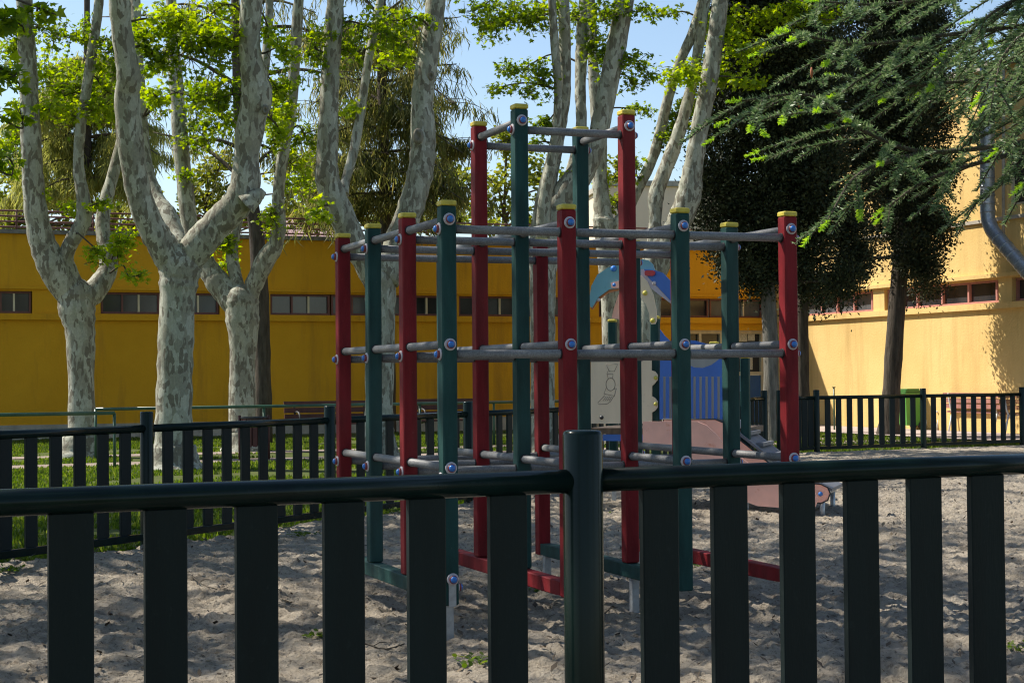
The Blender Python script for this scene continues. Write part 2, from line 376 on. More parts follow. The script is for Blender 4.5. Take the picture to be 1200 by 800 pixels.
# paved strip along the wing and the door end, path through the grass
mb = MB()
a = K + NW * .02; mb.add([a + WD * -.5, a + WD * 16, a + WD * 16 + NW * 2.9, a + WD * 2.6 + NW * 2.9], [[0, 1, 2, 3]])
mb.V[-1][:, 2] = -.02; struct(mb.build('pavement', 'paving'))
mb = MB(); q0 = V3(-15, 22.6, -.04); e = nrm(V3(.90, .44, 0)); nn = V3(-e[1], e[0], 0)
mb.add([q0, q0 + e * 26, q0 + e * 26 + nn * 1.1, q0 + nn * 1.1], [[0, 1, 2, 3]]); struct(mb.build('path', 'path'))
mb = MB(); q0 = V3(-15, 27.0, -.04)
mb.add([q0, q0 + E1 * 24, q0 + E1 * 24 + E2 * .9, q0 + E2 * .9], [[0, 1, 2, 3]]); struct(mb.build('path', 'path'))

# grass
def grass(name, pts, hgt):
    n = len(pts); a = rng.random(n) * 2 * np.pi; h = hgt * (.5 + rng.random(n)); w = .012 + .012 * rng.random(n)
    dx = np.stack([np.cos(a), np.sin(a), np.zeros(n)], -1); lean = np.stack([np.cos(a + 1.3), np.sin(a + 1.3), np.zeros(n)], -1) * (h * .45 * rng.random(n))[:, None]
    V = np.stack([pts - dx * w[:, None], pts + dx * w[:, None], pts + lean + V3(0, 0, 1) * h[:, None]], 1)
    mb = MB(); mb.add(V, np.arange(3 * n).reshape(-1, 3)); o = mb.build(name, 'grass'); o['kind'] = 'stuff'; return o
def wall_y(x): return M0[1] + (x - M0[0]) * .3904
n = 260000; gx = rng.uniform(-14, 6, n); gy = 12.5 + (rng.random(n) ** 1.2) * 30; pt = np.stack([gx, gy, np.full(n, -.05)], -1)
clump = vnoise(gx * .8, gy * .8)
ok = (gx < leftline(gy) - .12) & (gy < wall_y(gx) - .4) & (np.abs(gx / gy) < .42) & (clump > .30)
p1 = (pt - V3(-15, 22.6, 0)) @ nn; p2 = (pt - V3(-15, 27.0, 0)) @ E2
ok &= ~((p1 > .02) & (p1 < 1.08)) & ~((p2 > .02) & (p2 < .88)); ok &= gy < 28.2 + 0 * gx + 14
o = grass('grass', pt[ok], .04); tag(o, 'sunlit green lawn behind the left slatted fence', 'grass')
n = 60000; gx = rng.uniform(2, 20, n); gy = rng.uniform(28, 47, n); pt = np.stack([gx, gy, np.full(n, -.05)], -1)
sd = (pt - K) @ NW; fl = (gy - 28.2) - .55 * (gx - 4.3)
ok = (sd > 2.95) & (fl > .1) & (gx > 4.3 + (gy - 28.2) * -.1) & (gx / gy < .42)
o = grass('grass', pt[ok], .045); tag(o, 'strip of green grass between the far slatted fence and the pale pavement', 'grass')

# ------------------------------------------------------------------ climbing frame
TH = .3698; ei = V3(math.cos(TH), math.sin(TH), 0); ej = V3(-math.sin(TH), math.cos(TH), 0)
C0 = V3(-.3216, 8.2264, 0); SP = .65; PW = .0775 / 2
cf = thing('climbing_frame', C0, 'red and green square-post climbing frame with grey rungs and yellow caps on the sand', 'climbing frame')
ZR = [2.117, 1.495, .883]; ZL = [2.071, 1.447, .831]
def gp(i, j): return C0 + ei * SP * i + ej * SP * j
def bolt(parent, p, nv):
    mb = MB(); mb.lathe(p, nv, [(.030, 0), (.031, .004), (.028, .007), (.0, .0075)], 18, 0)
    mb.lathe(p + nv * .006, nv, [(.0205, 0), (.0215, .010), (.0185, .014), (.0, .0145)], 18, 1)
    mb.lathe(p + nv * .016, nv, [(.0175, -.003), (.0172, .006), (.013, .0125), (.006, .0155), (.0005, .016)], 18, 2)
    mb.build('bolt', ['washer', 'bolt_red', 'bolt_blue'], parent)
for i in range(4):
    for j in range(4):
        tall = i in (1, 2) and j in (1, 2); c = gp(i, j); zt = 2.83 if tall else 2.213
        inner = j in (1, 2); zb = .286 if inner else .205
        colr = 'post_green' if (i + j) % 2 == 0 else 'post_red'
        mb = MB(); mb.cbox(c, ei, ej, PW, PW, zb, zt - .028, .006)
        po = mb.build('post', colr, cf)
        mb = MB(); mb.cbox(c, ei, ej, PW + .002, PW + .002, zt - .0275, zt, .0055); mb.build('cap', 'cap_yellow', po)
        if j == 0:
            for z in ZR: bolt(po, c - ej * PW + V3(0, 0, z), -ej)
        if j == 3:
            for z in ZR: bolt(po, c + ej * PW + V3(0, 0, z), ej)
        if i == 0:
            for z in ZL: bolt(po, c - ei * PW + V3(0, 0, z), -ei)
        if i == 3:
            for z in ZL: bolt(po, c + ei * PW + V3(0, 0, z), ei)
        if tall:
            bolt(po, c + (-ej if j == 1 else ej) * PW + V3(0, 0, 2.738), (-ej if j == 1 else ej))
            bolt(po, c + (-ei if i == 1 else ei) * PW + V3(0, 0, 2.691), (-ei if i == 1 else ei))
        if not inner:                                       # steel foot
            mb = MB(); q = c - ej * (PW + .004) + ei * .002 if j == 0 else c
            s_ = .019
            if j == 0 and i == 0:
                mb.cbox(q, ei, ej, s_, .004, .200, .33, .001)
                mb.cbox(c - ei * .006, ei, ej, .022, .022, -.12, .2045, .002)
                mb.build('foot', 'galv', po); bolt(po, c - ej * (PW + .008) + V3(0, 0, .335) + ei * .002, -ej); bolt(po, c + ei * PW + V3(0, 0, .29), ei)
def bar(p, q, stops):
    mb = MB(); d = nrm(q - p); mb.tube([p, q], .0218, 16, 0)
    for s_ in stops:
        mb.tube([s_ - d * (PW + .007), s_ - d * (PW - .002)], .0262, 16, 1); mb.tube([s_ + d * (PW - .002), s_ + d * (PW + .007)], .0262, 16, 1)
    mb.build('rung', ['bar', 'collar'], cf)
for k in range(4):
    for z in ZL: bar(gp(0, k) + V3(0, 0, z), gp(3, k) + V3(0, 0, z), [gp(i, k) + V3(0, 0, z) for i in range(4)])
    for z in ZR: bar(gp(k, 0) + V3(0, 0, z), gp(k, 3) + V3(0, 0, z), [gp(k, j) + V3(0, 0, z) for j in range(4)])
for k in (1, 2):
    bar(gp(1, k) + V3(0, 0, 2.691), gp(2, k) + V3(0, 0, 2.691), [gp(i, k) + V3(0, 0, 2.691) for i in (1, 2)])
    bar(gp(k, 1) + V3(0, 0, 2.738), gp(k, 2) + V3(0, 0, 2.738), [gp(k, j) + V3(0, 0, 2.738) for j in (1, 2)])
for i in range(4):
    mb = MB(); a, b = gp(i, 0) + ej * (PW + .003), gp(i, 3) - ej * (PW + .003); c = (a + b) / 2; hl = np.linalg.norm(b - a) / 2
    mb.cbox(c, ei, ej, PW - .002, hl, .206, .2845, .005); bm_ = mb.build('beam', 'post_green' if i % 2 == 0 else 'post_red', cf)
    for q in ((gp(i, .93), gp(i, 2.9)) if i == 2 else (gp(i, 2.9), gp(i, .06))[:1]):
        mb = MB(); mb.cbox(q, ei, ej, .021, .021, -.12, .2055, .002); mb.build('foot', 'galv', bm_)

# ------------------------------------------------------------------ slatted fences
def fence(name, label, line, posts, slats, ztop, dz, extra=None):
    """line: polyline of ground points; posts, slats: lists of (point, direction, width)"""
    root = thing(name, (line[0][0], line[0][1], 0), label, 'fence')
    zr, zl = .941 + dz, .066 + dz
    for a, b in zip(posts[:-1], posts[1:]):
        d = nrm(b - a)
        mb = MB(); mb.tube([a + d * .04 + V3(0, 0, zr), b - d * .04 + V3(0, 0, zr)], .0325, 18); mb.build('rail', 'fence', root)
        mb = MB(); c = (a + b) / 2; n_ = V3(-d[1], d[0], 0); mb.cbox(c, d, n_, np.linalg.norm(b - a) / 2 - .056, .022, zl - .03, zl + .03, .004); mb.build('lower_rail', 'fence', root)
    for p in posts:
        mb = MB(); zt = 1.078 + dz; r = .0545
        mb.lathe(p, V3(0, 0, 1), [(r, -.2), (r, zt - .012), (r - .003, zt - .004), (r - .010, zt), (.001, zt + .001)], 28); mb.build('post', 'fence', root)
    for p, d, w in slats:
        mb = MB(); n_ = V3(-d[1], d[0], 0); mb.cbox(p, d, n_, w / 2, .013, zl + .0305, zr - .029, .003); mb.build('slat', 'slat', root)
    return root
# foreground fence
qa, qb = V3(-1.19, 3.84, 0), V3(1.6, 5.16, 0); ef = nrm(qb - qa)
def fx(px, py=600): p = on_line(px, py, qa, ef); return V3(p[0], p[1], 0)
pm = fx(683.5); posts = [pm - ef * 5.0, pm - ef * 2.5, pm, pm + ef * 2.5, pm + ef * 5]
sl_ = []
for a, b in ((53, 112), (166, 221), (273, 327), (376, 428), (475, 523), (570, 618), (749, 795), (832, 876), (913, 955), (988, 1029), (1062, 1103), (1134, 1176)):
    A, B = fx(a), fx(b); sl_.append(((A + B) / 2, ef, np.linalg.norm(B - A) - .012))
s0 = sl_[0][0]; pitch = np.linalg.norm(sl_[1][0] - sl_[0][0])
for k in range(1, 15):
    p = s0 - ef * pitch * k
    if min(np.linalg.norm(p - q) for q in posts) > .1 and (p - posts[0]) @ ef > 0: sl_.append((p, ef, .118))
    p = sl_[11][0] + ef * pitch * k
    if min(np.linalg.norm(p - q) for q in posts) > .1 and (p - posts[-1]) @ ef < 0: sl_.append((p, ef, .118))
fence('fence', 'dark green slatted fence close up across the foreground, one round post in its middle', [qa], posts, sl_, 0, .105)
# left and right fences
def run(line, step, nsl, offs=0):
    pts = [V3(x, y, 0) for x, y in line]; seg = [np.linalg.norm(b - a) for a, b in zip(pts[:-1], pts[1:])]; cum = np.concatenate([[0], np.cumsum(seg)])
    def at(s_):
        k = min(max(np.searchsorted(cum, s_) - 1, 0), len(seg) - 1); d = nrm(pts[k + 1] - pts[k]); return pts[k] + d * (s_ - cum[k]), d
    ps = []; sls = []; s_ = offs
    while s_ < cum[-1] - step * .3: ps.append(at(s_)[0]); s_ += step
    ps.append(at(cum[-1])[0])
    for a, b in zip(ps[:-1], ps[1:]):
        d = nrm(b - a); L = np.linalg.norm(b - a); n_ = max(1, round(nsl * L / step))
        for k in range(n_): sls.append((a + d * L * (k + 1) / (n_ + 1), d, .115))
    return ps, sls
tgt = on_line(172, 520, V3(*FL[0], 0), nrm(V3(FL[1][0] - FL[0][0], FL[1][1] - FL[0][1], 0)))
# positions measured along the line from its start
p0 = V3(*FL[0], 0); 
sA = np.linalg.norm(on_line(172, 520, p0, nrm(V3(*FL[1], 0) - p0))[:2] - p0[:2])
p1_ = V3(*FL[1], 0); sA = np.linalg.norm(p1_ - p0) + (on_line(172, 520, p1_, nrm(V3(*FL[2], 0) - p1_))[:2] - p1_[:2]) @ nrm(V3(*FL[2], 0) - p1_)[:2]
STEP = 2.5
ps, sls = run(FL, STEP, 9, sA - STEP * math.floor(sA / STEP))
fence('fence', 'dark slatted fence running from the left edge back past the plane trunks', [FL[0]], ps, sls, 0, 0)
er = nrm(V3(1, .55, 0)); q0 = V3(4.3, 28.2, 0) + er * .32
line = [(q0[0], q0[1])] + [tuple(on_line(px, 490, q0, er)[:2]) for px in (957, 1082, 1198)]
line += [tuple(np.array(line[-1]) + er[:2] * 2.3), tuple(np.array(line[-1]) + er[:2] * 4.6)]
ps = [V3(*q, 0) for q in line]; sls = []
for a, b, n_ in zip(ps[:-1], ps[1:], (5, 9, 9, 9, 9)):
    d = nrm(b - a); L = np.linalg.norm(b - a)
    for k in range(n_): sls.append((a + d * L * (k + 1) / (n_ + 1), d, .115))
fence('fence', 'far dark slatted fence on the right in front of the sunlit yellow wall', [line[0]], ps, sls, 0, .0)

# low tube railings on the lawn
def railing(label, pts, z):
    root = thing('railing', (pts[0][0], pts[0][1], 0), label, 'railing', 'low green railings on the lawn'); pts = [np.array(p, float) for p in pts]
    mb = MB(); mb.tube(np.array(pts) + V3(0, 0, z), .03, 10); mb.build('rail', 'rail_green', root)
    L = 0
    for a, b in zip(pts[:-1], pts[1:]):
        n_ = max(1, round(np.linalg.norm(b - a) / 1.7))
        for k in range(n_ + 1):
            p = a + (b - a) * k / n_
            if k == 0 and L: continue
            mb = MB(); mb.tube([p + V3(0, 0, -.1), p + V3(0, 0, z)], .025, 8); mb.build('post', 'rail_green', root)
        L = 1
railing('low green tube railing at the far left, ending beside the left plane trunk', [PZ(-160, 0, 24.3), PZ(134, 0, 25.9)], .83)
railing('long low green tube railing running behind the thick plane trunk and the litter bin', [PZ(112, 0, 29.5), PZ(400, 0, 32.0), PZ(660, 0, 35)], .83)

# ------------------------------------------------------------------ low ochre building
bl = thing('building', M0, 'long low ochre building in shade with narrow strip windows and roof railing', 'building')
def mw(px, py=400): p = on_line(px, py, M0, E1); return (p - M0) @ E1
ZW0, ZW1, ZT = 2.97, 3.50, 4.87
sL, sR = -16., 21.17
def wbox(mb, s0, s1, z0, z1, d0, d1, mat=0, base=M0, e=E1, n=NM):
    c = base + e * (s0 + s1) / 2 + n * (d0 + d1) / 2 + V3(0, 0, (z0 + z1) / 2); mb.box(c, e * abs(s1 - s0) / 2, n * abs(d1 - d0) / 2, V3(0, 0, abs(z1 - z0) / 2), mat)
bands = [(mw(-260), mw(-120)), (mw(-80), mw(38)), (mw(118), mw(258)), (mw(317), mw(526)), (mw(538), mw(690)), (mw(702), mw(896))]
dr0, dr1 = mw(808, 440), mw(897, 440); dz = 2.62
mb = MB(); wbox(mb, sL, dr0, -.2, ZW0, -.35, 0); wbox(mb, dr0, sR, dz, ZW0, -.35, 0); wbox(mb, dr1, sR, -.2, dz, -.35, 0); wbox(mb, sL, sR, ZW1, ZT, -.35, 0)
prev = sL
for a, b in bands + [(sR, sR)]:
    if a > prev: wbox(mb, prev, a, ZW0, ZW1, -.35, 0)
    prev = b
wbox(mb, sL, sR, -.2, ZT, -9, -8.7); wbox(mb, sL, sL + .3, -.2, ZT, -8.7, -.35)
bw = mb.build('wall', 'ochre', bl)
mb = MB(); wbox(mb, sL, sR, ZW0 - .16, ZW0 - .012, .002, .09); wbox(mb, sL, sR, ZW1 + .05, ZW1 + .11, .002, .06); mb.build('ledge', 'ochre', bl)
mb = MB(); wbox(mb, sL - .1, sR, ZT + .002, ZT + .10, -.45, .10); mb.build('coping', 'roof', bl)
mb = MB(); wbox(mb, sL + .32, sR, ZT - .22, ZT - .12, -8.7, -.36); mb.build('roof', 'roof', bl)
mb = MB(); wbox(mb, sL, dr0, -.2, .30, .002, .03); mb.build('plinth', 'concrete', bl)
def window(root, base, e, n, s0, s1, z0, z1, divs, fr='frame_red', fr2=None, mull=.045, recess=.16):
    mb = MB(); w = .05
    wbox(mb, s0, s1, z0, z0 + w, -recess, -recess + .07, 0, base, e, n); wbox(mb, s0, s1, z1 - w, z1, -recess, -recess + .07, 0, base, e, n)
    wbox(mb, s0, s0 + w, z0 + w + .001, z1 - w - .001, -recess, -recess + .07, 0, base, e, n); wbox(mb, s1 - w, s1, z0 + w + .001, z1 - w - .001, -recess, -recess + .07, 0, base, e, n)
    for k, q in enumerate(divs):
        wbox(mb, q - mull / 2, q + mull / 2, z0 + w + .001, z1 - w - .001, -recess + .002, -recess + .075, 1 if (k % 2 and fr2) else 0, base, e, n)
    f = mb.build('window', [fr, fr2 or fr], root)
    mb = MB(); wbox(mb, s0 + w * .8, s1 - w * .8, z0 + w * .8, z1 - w * .8, -recess - .03, -recess - .001, 0, base, e, n); mb.build('pane', 'glass' if rng.random() < .65 else 'blind', f)
for a, b in bands:
    nW = max(2, round((b - a) / 1.9)); st = (b - a) / nW
    for k in range(nW):
        s0 = a + st * k + .02; s1 = a + st * (k + 1) - .02
        window(bl, M0, E1, NM, s0, s1, ZW0 + .003, ZW1 - .003, [s0 + (s1 - s0) * .36, s0 + (s1 - s0) * .64], 'frame_red', 'cream')
# roof railing
rl = MB()
for z in (.14, .27, .40, .53): rl.tube([M0 + E1 * (sL + .1) - E2 * -.2 + V3(0, 0, ZT + .1 + z - .06), M0 + E1 * (sR - .1) + E2 * .2 + V3(0, 0, ZT + .1 + z - .06)], .022, 8)
s_ = sL + .2
while s_ < sR: rl.tube([M0 + E1 * s_ + E2 * .2 + V3(0, 0, ZT + .08), M0 + E1 * s_ + E2 * .2 + V3(0, 0, ZT + .60)], .022, 6); s_ += 1.8
rl.build('railing', 'rust', bl)
# glazed door end
mb = MB(); n_ = NM
wbox(mb, dr0, dr1, dz - .10, dz, -.2, -.1); wbox(mb, dr0, dr1, 1.35, 1.45, -.2, -.1)
for px in (808, 823, 848, 866, 896.0):
    q = min(max(mw(px, 440), dr0 + .04), dr1 - .04); wbox(mb, q - .04, q + .04, 0, dz - .101, -.199, -.101)
dfr = mb.build('door_frame', 'cream', bl)
mb = MB(); wbox(mb, dr0, dr1, 1.45, dz - .1, -.26, -.2); mb.build('pane', 'glass', dfr)
mb = MB(); wbox(mb, mw(868, 440), dr1 - .09, .02, 1.34, -.19, -.13); wbox(mb, dr0 + .09, mw(846, 440), .02, 1.34, -.19, -.13); mb.build('door_panel', 'door_blue', dfr)
for (x0, y0, x1, y1) in ((869, 389, 880, 400), (881, 388, 889, 399), (870, 401, 882, 410), (884, 401, 891, 409), (875, 418, 886, 433)):
    mb = MB(); wbox(mb, mw(x0, 440), mw(x1, 440), on_line(x0, y1, M0, E1)[2], on_line(x0, y0, M0, E1)[2], -.199, -.185); mb.build('notice', 'paper', dfr)

# ------------------------------------------------------------------ tall sunlit wing
wg = thing('building', K, 'tall yellow building wing in full sun with a silver duct on its wall', 'building')
def ww(px, py=400): p = on_line(px, py, K, WD); return (p - K) @ WD
ZWT = 8.35; tE = 17.0
wbands = [(.3, ww(1024)), (ww(1037), ww(1171)), (ww(1187), ww(1330))]
mb = MB(); wx = lambda *a: wbox(mb, *a, 0, K, WD, NW)
wx(-.34, tE, -.2, ZW0, -.35, 0); wx(-.34, tE, ZW1, 5.15, -.35, 0); wx(-.34, tE, 6.6, ZWT, -.35, 0)
prev = -.34
for a, b in wbands + [(tE, tE)]: wx(prev, a, ZW0, ZW1, -.35, 0); prev = b
ub = [(ww(1181, 230), ww(1215, 230)), (ww(1240, 230), ww(1290, 230))]; prev = -.34
for a, b in ub + [(tE, tE)]: wx(prev, a, 5.15, 6.6, -.35, 0); prev = b
wx(tE - .3, tE, -.2, ZWT, -10, -.351); wx(-.34, tE, -.2, ZWT, -10.3, -10.001); wx(-.34, -.04, 4.99, ZWT - .01, -10.0, -.351)
mb.build('wall', 'yellow', wg)
mb = MB(); wx(-.1, tE, ZW0 - .15, ZW0 - .012, .002, .09); wx(-.1, tE, ZW1 + .04, ZW1 + .13, .002, .10); mb.build('ledge', 'yellow', wg)
mb = MB(); wx(.4, tE, 4.83, 4.91, .002, .07); mb.build('string_course', 'concrete', wg)
mb = MB(); wx(-.5, tE, ZWT + .001, ZWT + .15, -10.3, .15); mb.build('roof', 'concrete', wg)
for (a, b), dv in zip(wbands, ((960, 978, 998, 1019), (1055, 1072, 1101, 1132, 1165), (1215, 1245, 1280))):
    dv = [ww(q) for q in dv]; window(wg, K, WD, NW, a + .02, b - .02, ZW0 + .003, ZW1 - .003, dv, 'frame_pink', None, .06)
for a, b in ub: window(wg, K, WD, NW, a, b, 5.152, 6.598, [(a + b) / 2], 'cream')
def wp(px, py, off): p = on_line(px, py, K + NW * off, WD); return p
mb = MB(); r = .165; o_ = .42
pts = [wp(1157, 80, o_), wp(1157, 150, o_), wp(1157, 215, o_), wp(1157.5, 252, o_), wp(1161, 266, o_), wp(1168, 277, o_), wp(1200, 314, o_), wp(1240, 360, o_)]
mb.tube(spline(pts, 4), r, 18, 0)
for p, q in ((0, 1), (1, 2), (2, 3), (5, 6), (6, 7)):
    for t in np.linspace(.1, .9, 4):
        a = np.array(pts[p]) * (1 - t) + np.array(pts[q]) * t; d = nrm(np.array(pts[q]) - pts[p]); mb.tube([a - d * .02, a + d * .02], r + .008, 18, 0)
mb.build('duct', 'galv', wg)
mb = MB(); mb.tube([wp(1176, 60, .08), wp(1176, 300, .08)], .04, 8); mb.build('downpipe', 'concrete', wg)

# buildings behind
def simple_block(label, px0, px1, ytop, d, dep, wall, win):
    a = PZ(px0, 0, d); b = PZ(px1, 0, d + (px1 - px0) * d / 1935 * .15); zt = P((px0 + px1) / 2, ytop, d)[2]; e = nrm(b - a); n = V3(e[1], -e[0], 0); L = np.linalg.norm(b - a)
    root = thing('building', a, label, 'building'); mb = MB(); wbox(mb, 0, L, -.2, zt if win else zt - 2.75, -dep, 0, 0, a, e, n); mb.build('wall', wall, root)
    mb = MB()
    if win: wbox(mb, -.15, L + .15, zt + .001, zt + .25, -dep - .15, .15, 0, a, e, n); mb.build('roof', 'concrete', root)
    if win:
        for k in range(4):
            q = L * (k + .5) / 4; m2 = MB(); wbox(m2, q - .6, q + .6, zt - 5, zt - 3.6, .003, .05, 0, a, e, n); m2.build('window', 'glass', root)
    else:
        m2 = MB(); u0 = a - e * .3 + n * .5 + V3(0, 0, zt - 2.6); u1 = a + e * (L + .3) + n * .5 + V3(0, 0, zt - 2.6); up = -n * 4.2 + V3(0, 0, 2.75)
        m2.plate([u0, u1, u1 + up, u0 + up], nrm(np.cross(e, up)), .12); m2.build('tiled_roof', 'pink_wall', root)
simple_block('plain beige building seen far behind between the plane limbs right of the climbing frame', 715, 905, 217, 78, 12, 'beige_wall', True)
simple_block('low dusty pink clad building seen behind the roof railing in the middle', 318, 398, 246, 60, 9, 'pink_wall', False)

# ------------------------------------------------------------------ slide tower
TQ = V3(2.92, 15.5, 0); T1 = nrm(V3(.95, -.32, 0)); T2 = nrm(V3(.32, .95, 0))
tw = thing('play_tower', PZ(765, 0, 15.3), 'play tower with blue barrier, light blue arch and pink ramp behind the climbing frame', 'play tower')
def tp(px, py, off=0): return on_line(px, py, TQ + (-T2) * off, T1)
def tpost(px, ytop, back, cap=True):
    c = tp(px, 500, -back); c[2] = 0; zt = tp(px, ytop, -back)[2]; mb = MB(); mb.cbox(c, T1, T2, .041, .041, .22, zt - .03, .006); po = mb.build('post', 'post_green', tw)
    if cap: mb = MB(); mb.cbox(c, T1, T2, .043, .043, zt - .0295, zt, .008); mb.build('cap', 'cap_yellow', po)
    mb = MB(); mb.cbox(c, T1, T2, .02, .02, -.1, .2195, .002); mb.build('foot', 'galv', po)
tpost(687, 372, .06); tpost(769, 370, .06); tpost(874, 416, .06); tpost(719, 374, 1.15); tpost(747.5, 303, 1.0); tpost(838, 400, 1.15)
def tplate(name, pts, mat, off=0., th=.02, parent=None):
    mb = MB(); mb.plate([tp(x, y, off) for x, y in pts], -T2, th); return mb.build(name, mat, parent or tw)
def tbolt(px, py, off, mat, r=.028, parent=None):
    mb = MB(); mb.lathe(tp(px, py, off), -T2, [(r, 0), (r, .008), (r * .7, .018), (.001, .022)], 14); mb.build('bolt', mat, parent or tw)
# beige panel with its engraved train
pan = tplate('panel', [(693, 496), (693, 418), (764, 418), (764, 434), (768, 435), (771, 439), (771, 445), (767, 450), (764.5, 452), (764.5, 464), (768, 466), (771, 470), (771, 477), (768, 481), (764.5, 483), (764.5, 496)], 'beige', .0)
tbolt(768.5, 442.5, .02, 'bolt_yellow', .02, pan); tbolt(768.5, 473, .02, 'bolt_yellow', .02, pan)
def eng(pts):
    mb = MB(); mb.tube([tp(600 + x / 6.667, 360 + y / 6.667, .021) for x, y in pts], .0028, 5); mb.build('engraved_line', 'engrave', pan)
eng([(735, 445), (825, 445), (800, 500), (760, 500), (735, 445)]); eng([(748, 502), (740, 522), (790, 522), (785, 555), (750, 555), (745, 525)])
eng([(770 + 36 * math.cos(t), 602 + 50 * math.sin(t)) for t in np.linspace(0, 6.283, 20)])
eng([(735, 630), (718, 675), (800, 692), (815, 632), (795, 640)]); eng([(722, 690), (670, 745), (680, 758), (740, 755), (770, 735), (792, 698)])
for k in range(4): eng([(735 + 14 * k, 697), (712 + 16 * k, 730)])
mb = MB(); mb.lathe(tp(705, 489, .02), -T2, [(.02, 0), (.02, .004), (.001, .005)], 12); mb.build('hole_plug', 'collar', pan)
# arch roof
c_ = lambda x, y: (680 + x / 7.27, 290 + y / 7.27)
ar = tplate('arch', [c_(*q) for q in ((88, 505), (84, 420), (98, 330), (150, 232), (240, 172), (330, 145), (440, 110), (530, 100), (580, 108), (622, 145), (640, 195), (560, 215), (480, 290), (400, 335), (325, 350), (250, 358), (160, 422), (104, 512))], 'lblue', .03)
tplate('arch_rim', [c_(*q) for q in ((92, 520), (150, 410), (240, 345), (330, 335), (330, 368), (240, 388), (160, 450), (110, 528))], 'orange', .005, .02, ar)
wgp = tplate('wing_panel', [c_(*q) for q in ((545, 185), (640, 195), (705, 215), (768, 280), (800, 340), (815, 420), (800, 470), (765, 445), (650, 320), (580, 255))], 'blue', .055)
tplate('trim', [c_(*q) for q in ((520, 185), (545, 185), (582, 257), (650, 325), (765, 448), (800, 472), (780, 482), (640, 375), (580, 320), (520, 240))], 'lilac', .058, .02, wgp)
tplate('bracket', [c_(*q) for q in ((512, 235), (530, 245), (575, 290), (625, 400), (652, 540), (655, 625), (640, 652), (610, 655), (596, 630), (590, 560), (560, 480), (512, 420))], 'beige', .08)
tplate('latch', [c_(*q) for q in ((553, 205), (565, 196), (620, 196), (640, 206), (640, 228), (620, 243), (560, 240), (553, 230))], 'red', .082, .02)
tbolt(*c_(553, 388), .1, 'bolt_yellow', .024); tbolt(*c_(618, 622), .1, 'bolt_yellow', .024); tbolt(*c_(630, 303), .078, 'washer', .02); tbolt(*c_(292, 318), .05, 'bolt_blue', .022); tbolt(*c_(285, 180), .05, 'bolt_blue', .03); tbolt(*c_(158, 445), .03, 'washer', .018)
tplate('clasp', [c_(*q) for q in ((262, 300), (330, 285), (330, 345), (270, 345))], 'pink', .052, .012)
tplate('flap', [c_(*q) for q in ((330, 400), (330, 610), (272, 600), (290, 520))], 'pink', -.3, .02)
# blue barrier with slots and a grey bubble
bar_ = tplate('barrier', [(774, 441), (774, 386), (779, 393), (787, 401), (794, 414), (804, 426), (814, 430.5), (824, 431), (834, 427.5), (843, 421), (850, 412), (860, 408), (866, 410), (866, 441)], 'blue', .01)
for k, x in enumerate(np.arange(775.5, 866, 7.05)): tplate('slat', [(x - 2, 441.2), (x + 2, 441.2), (x + 2, 491), (x - 2, 491)], 'blue', .01, .02, bar_)
bp = tplate('back_panel', [(772, 491), (772, 408), (786, 404), (800, 402.5), (815, 403), (832, 408), (846, 416), (846, 491)], 'greyp', -1.12)
tplate('panel_rim', [(770, 408), (785, 400), (800, 398), (815, 399), (834, 404.5), (849, 414), (846, 416), (832, 408), (815, 403), (800, 402.5), (786, 404), (772, 408.5)], 'blue', -1.10, .03, bp)
# ramp
side = [(777, 491), (838, 491), (848, 495), (858, 504), (868, 516), (905, 545), (935, 561), (950, 566), (962, 567), (970, 571), (973, 578), (970, 586), (962, 589.5), (945, 588), (905, 585), (884, 577), (850, 548), (832, 532), (820, 526), (777, 515)]
sd_ = tplate('ramp_side', side, 'pink', .03, .025); mb = MB(); mb.tube([tp(x, y, .056) for x, y in side + side[:1]], .007, 6); mb.build('edge', 'collar', sd_)
mb = MB(); mb.plate([tp(x, y, .03) - T2 * .78 for x, y in side], -T2, .025); mb.build('ramp_side', 'pink', tw)
mb = MB(); r0 = [tp(x, y, .03) for x, y in ((840, 489), (852, 494.5), (868, 508), (905, 537), (940, 557), (975, 572))]
for a, b in zip(r0[:-1], r0[1:]):
    V = [a, b, b + T2 * .75, a + T2 * .75]; V += [q - V3(0, 0, .03) for q in V]
    mb.add(V, [[0, 1, 2, 3], [7, 6, 5, 4], [0, 4, 5, 1], [1, 5, 6, 2], [2, 6, 7, 3], [3, 7, 4, 0]])
rb = mb.build('ramp_board', 'grey', tw)
for x, y in ((872, 511), (888, 524), (904, 536), (921, 546), (938, 556)):
    mb = MB(); c = tp(x, y, .03) + T2 * .40 + V3(0, 0, .022); mb.box(c, T1 * .035, T2 * .30, V3(0, 0, .016)); mb.build('tread', 'grey', rb)
tbolt(818, 511, .055, 'bolt_blue', .022); tbolt(900, 573, .055, 'bolt_blue', .022); tbolt(961.5, 578.5, .055, 'bolt_blue', .022)
mb = MB(); a = tp(963, 578.5, .05); mb.tube([a + T2 * .02, a + T2 * .8], .035, 12); b = a + T2 * .03; mb.tube([b, V3(b[0], b[1], -.1)], .025, 10); b = a + T2 * .75; mb.tube([b, V3(b[0], b[1], -.1)], .025, 10); mb.build('ramp_foot', 'galv', tw)
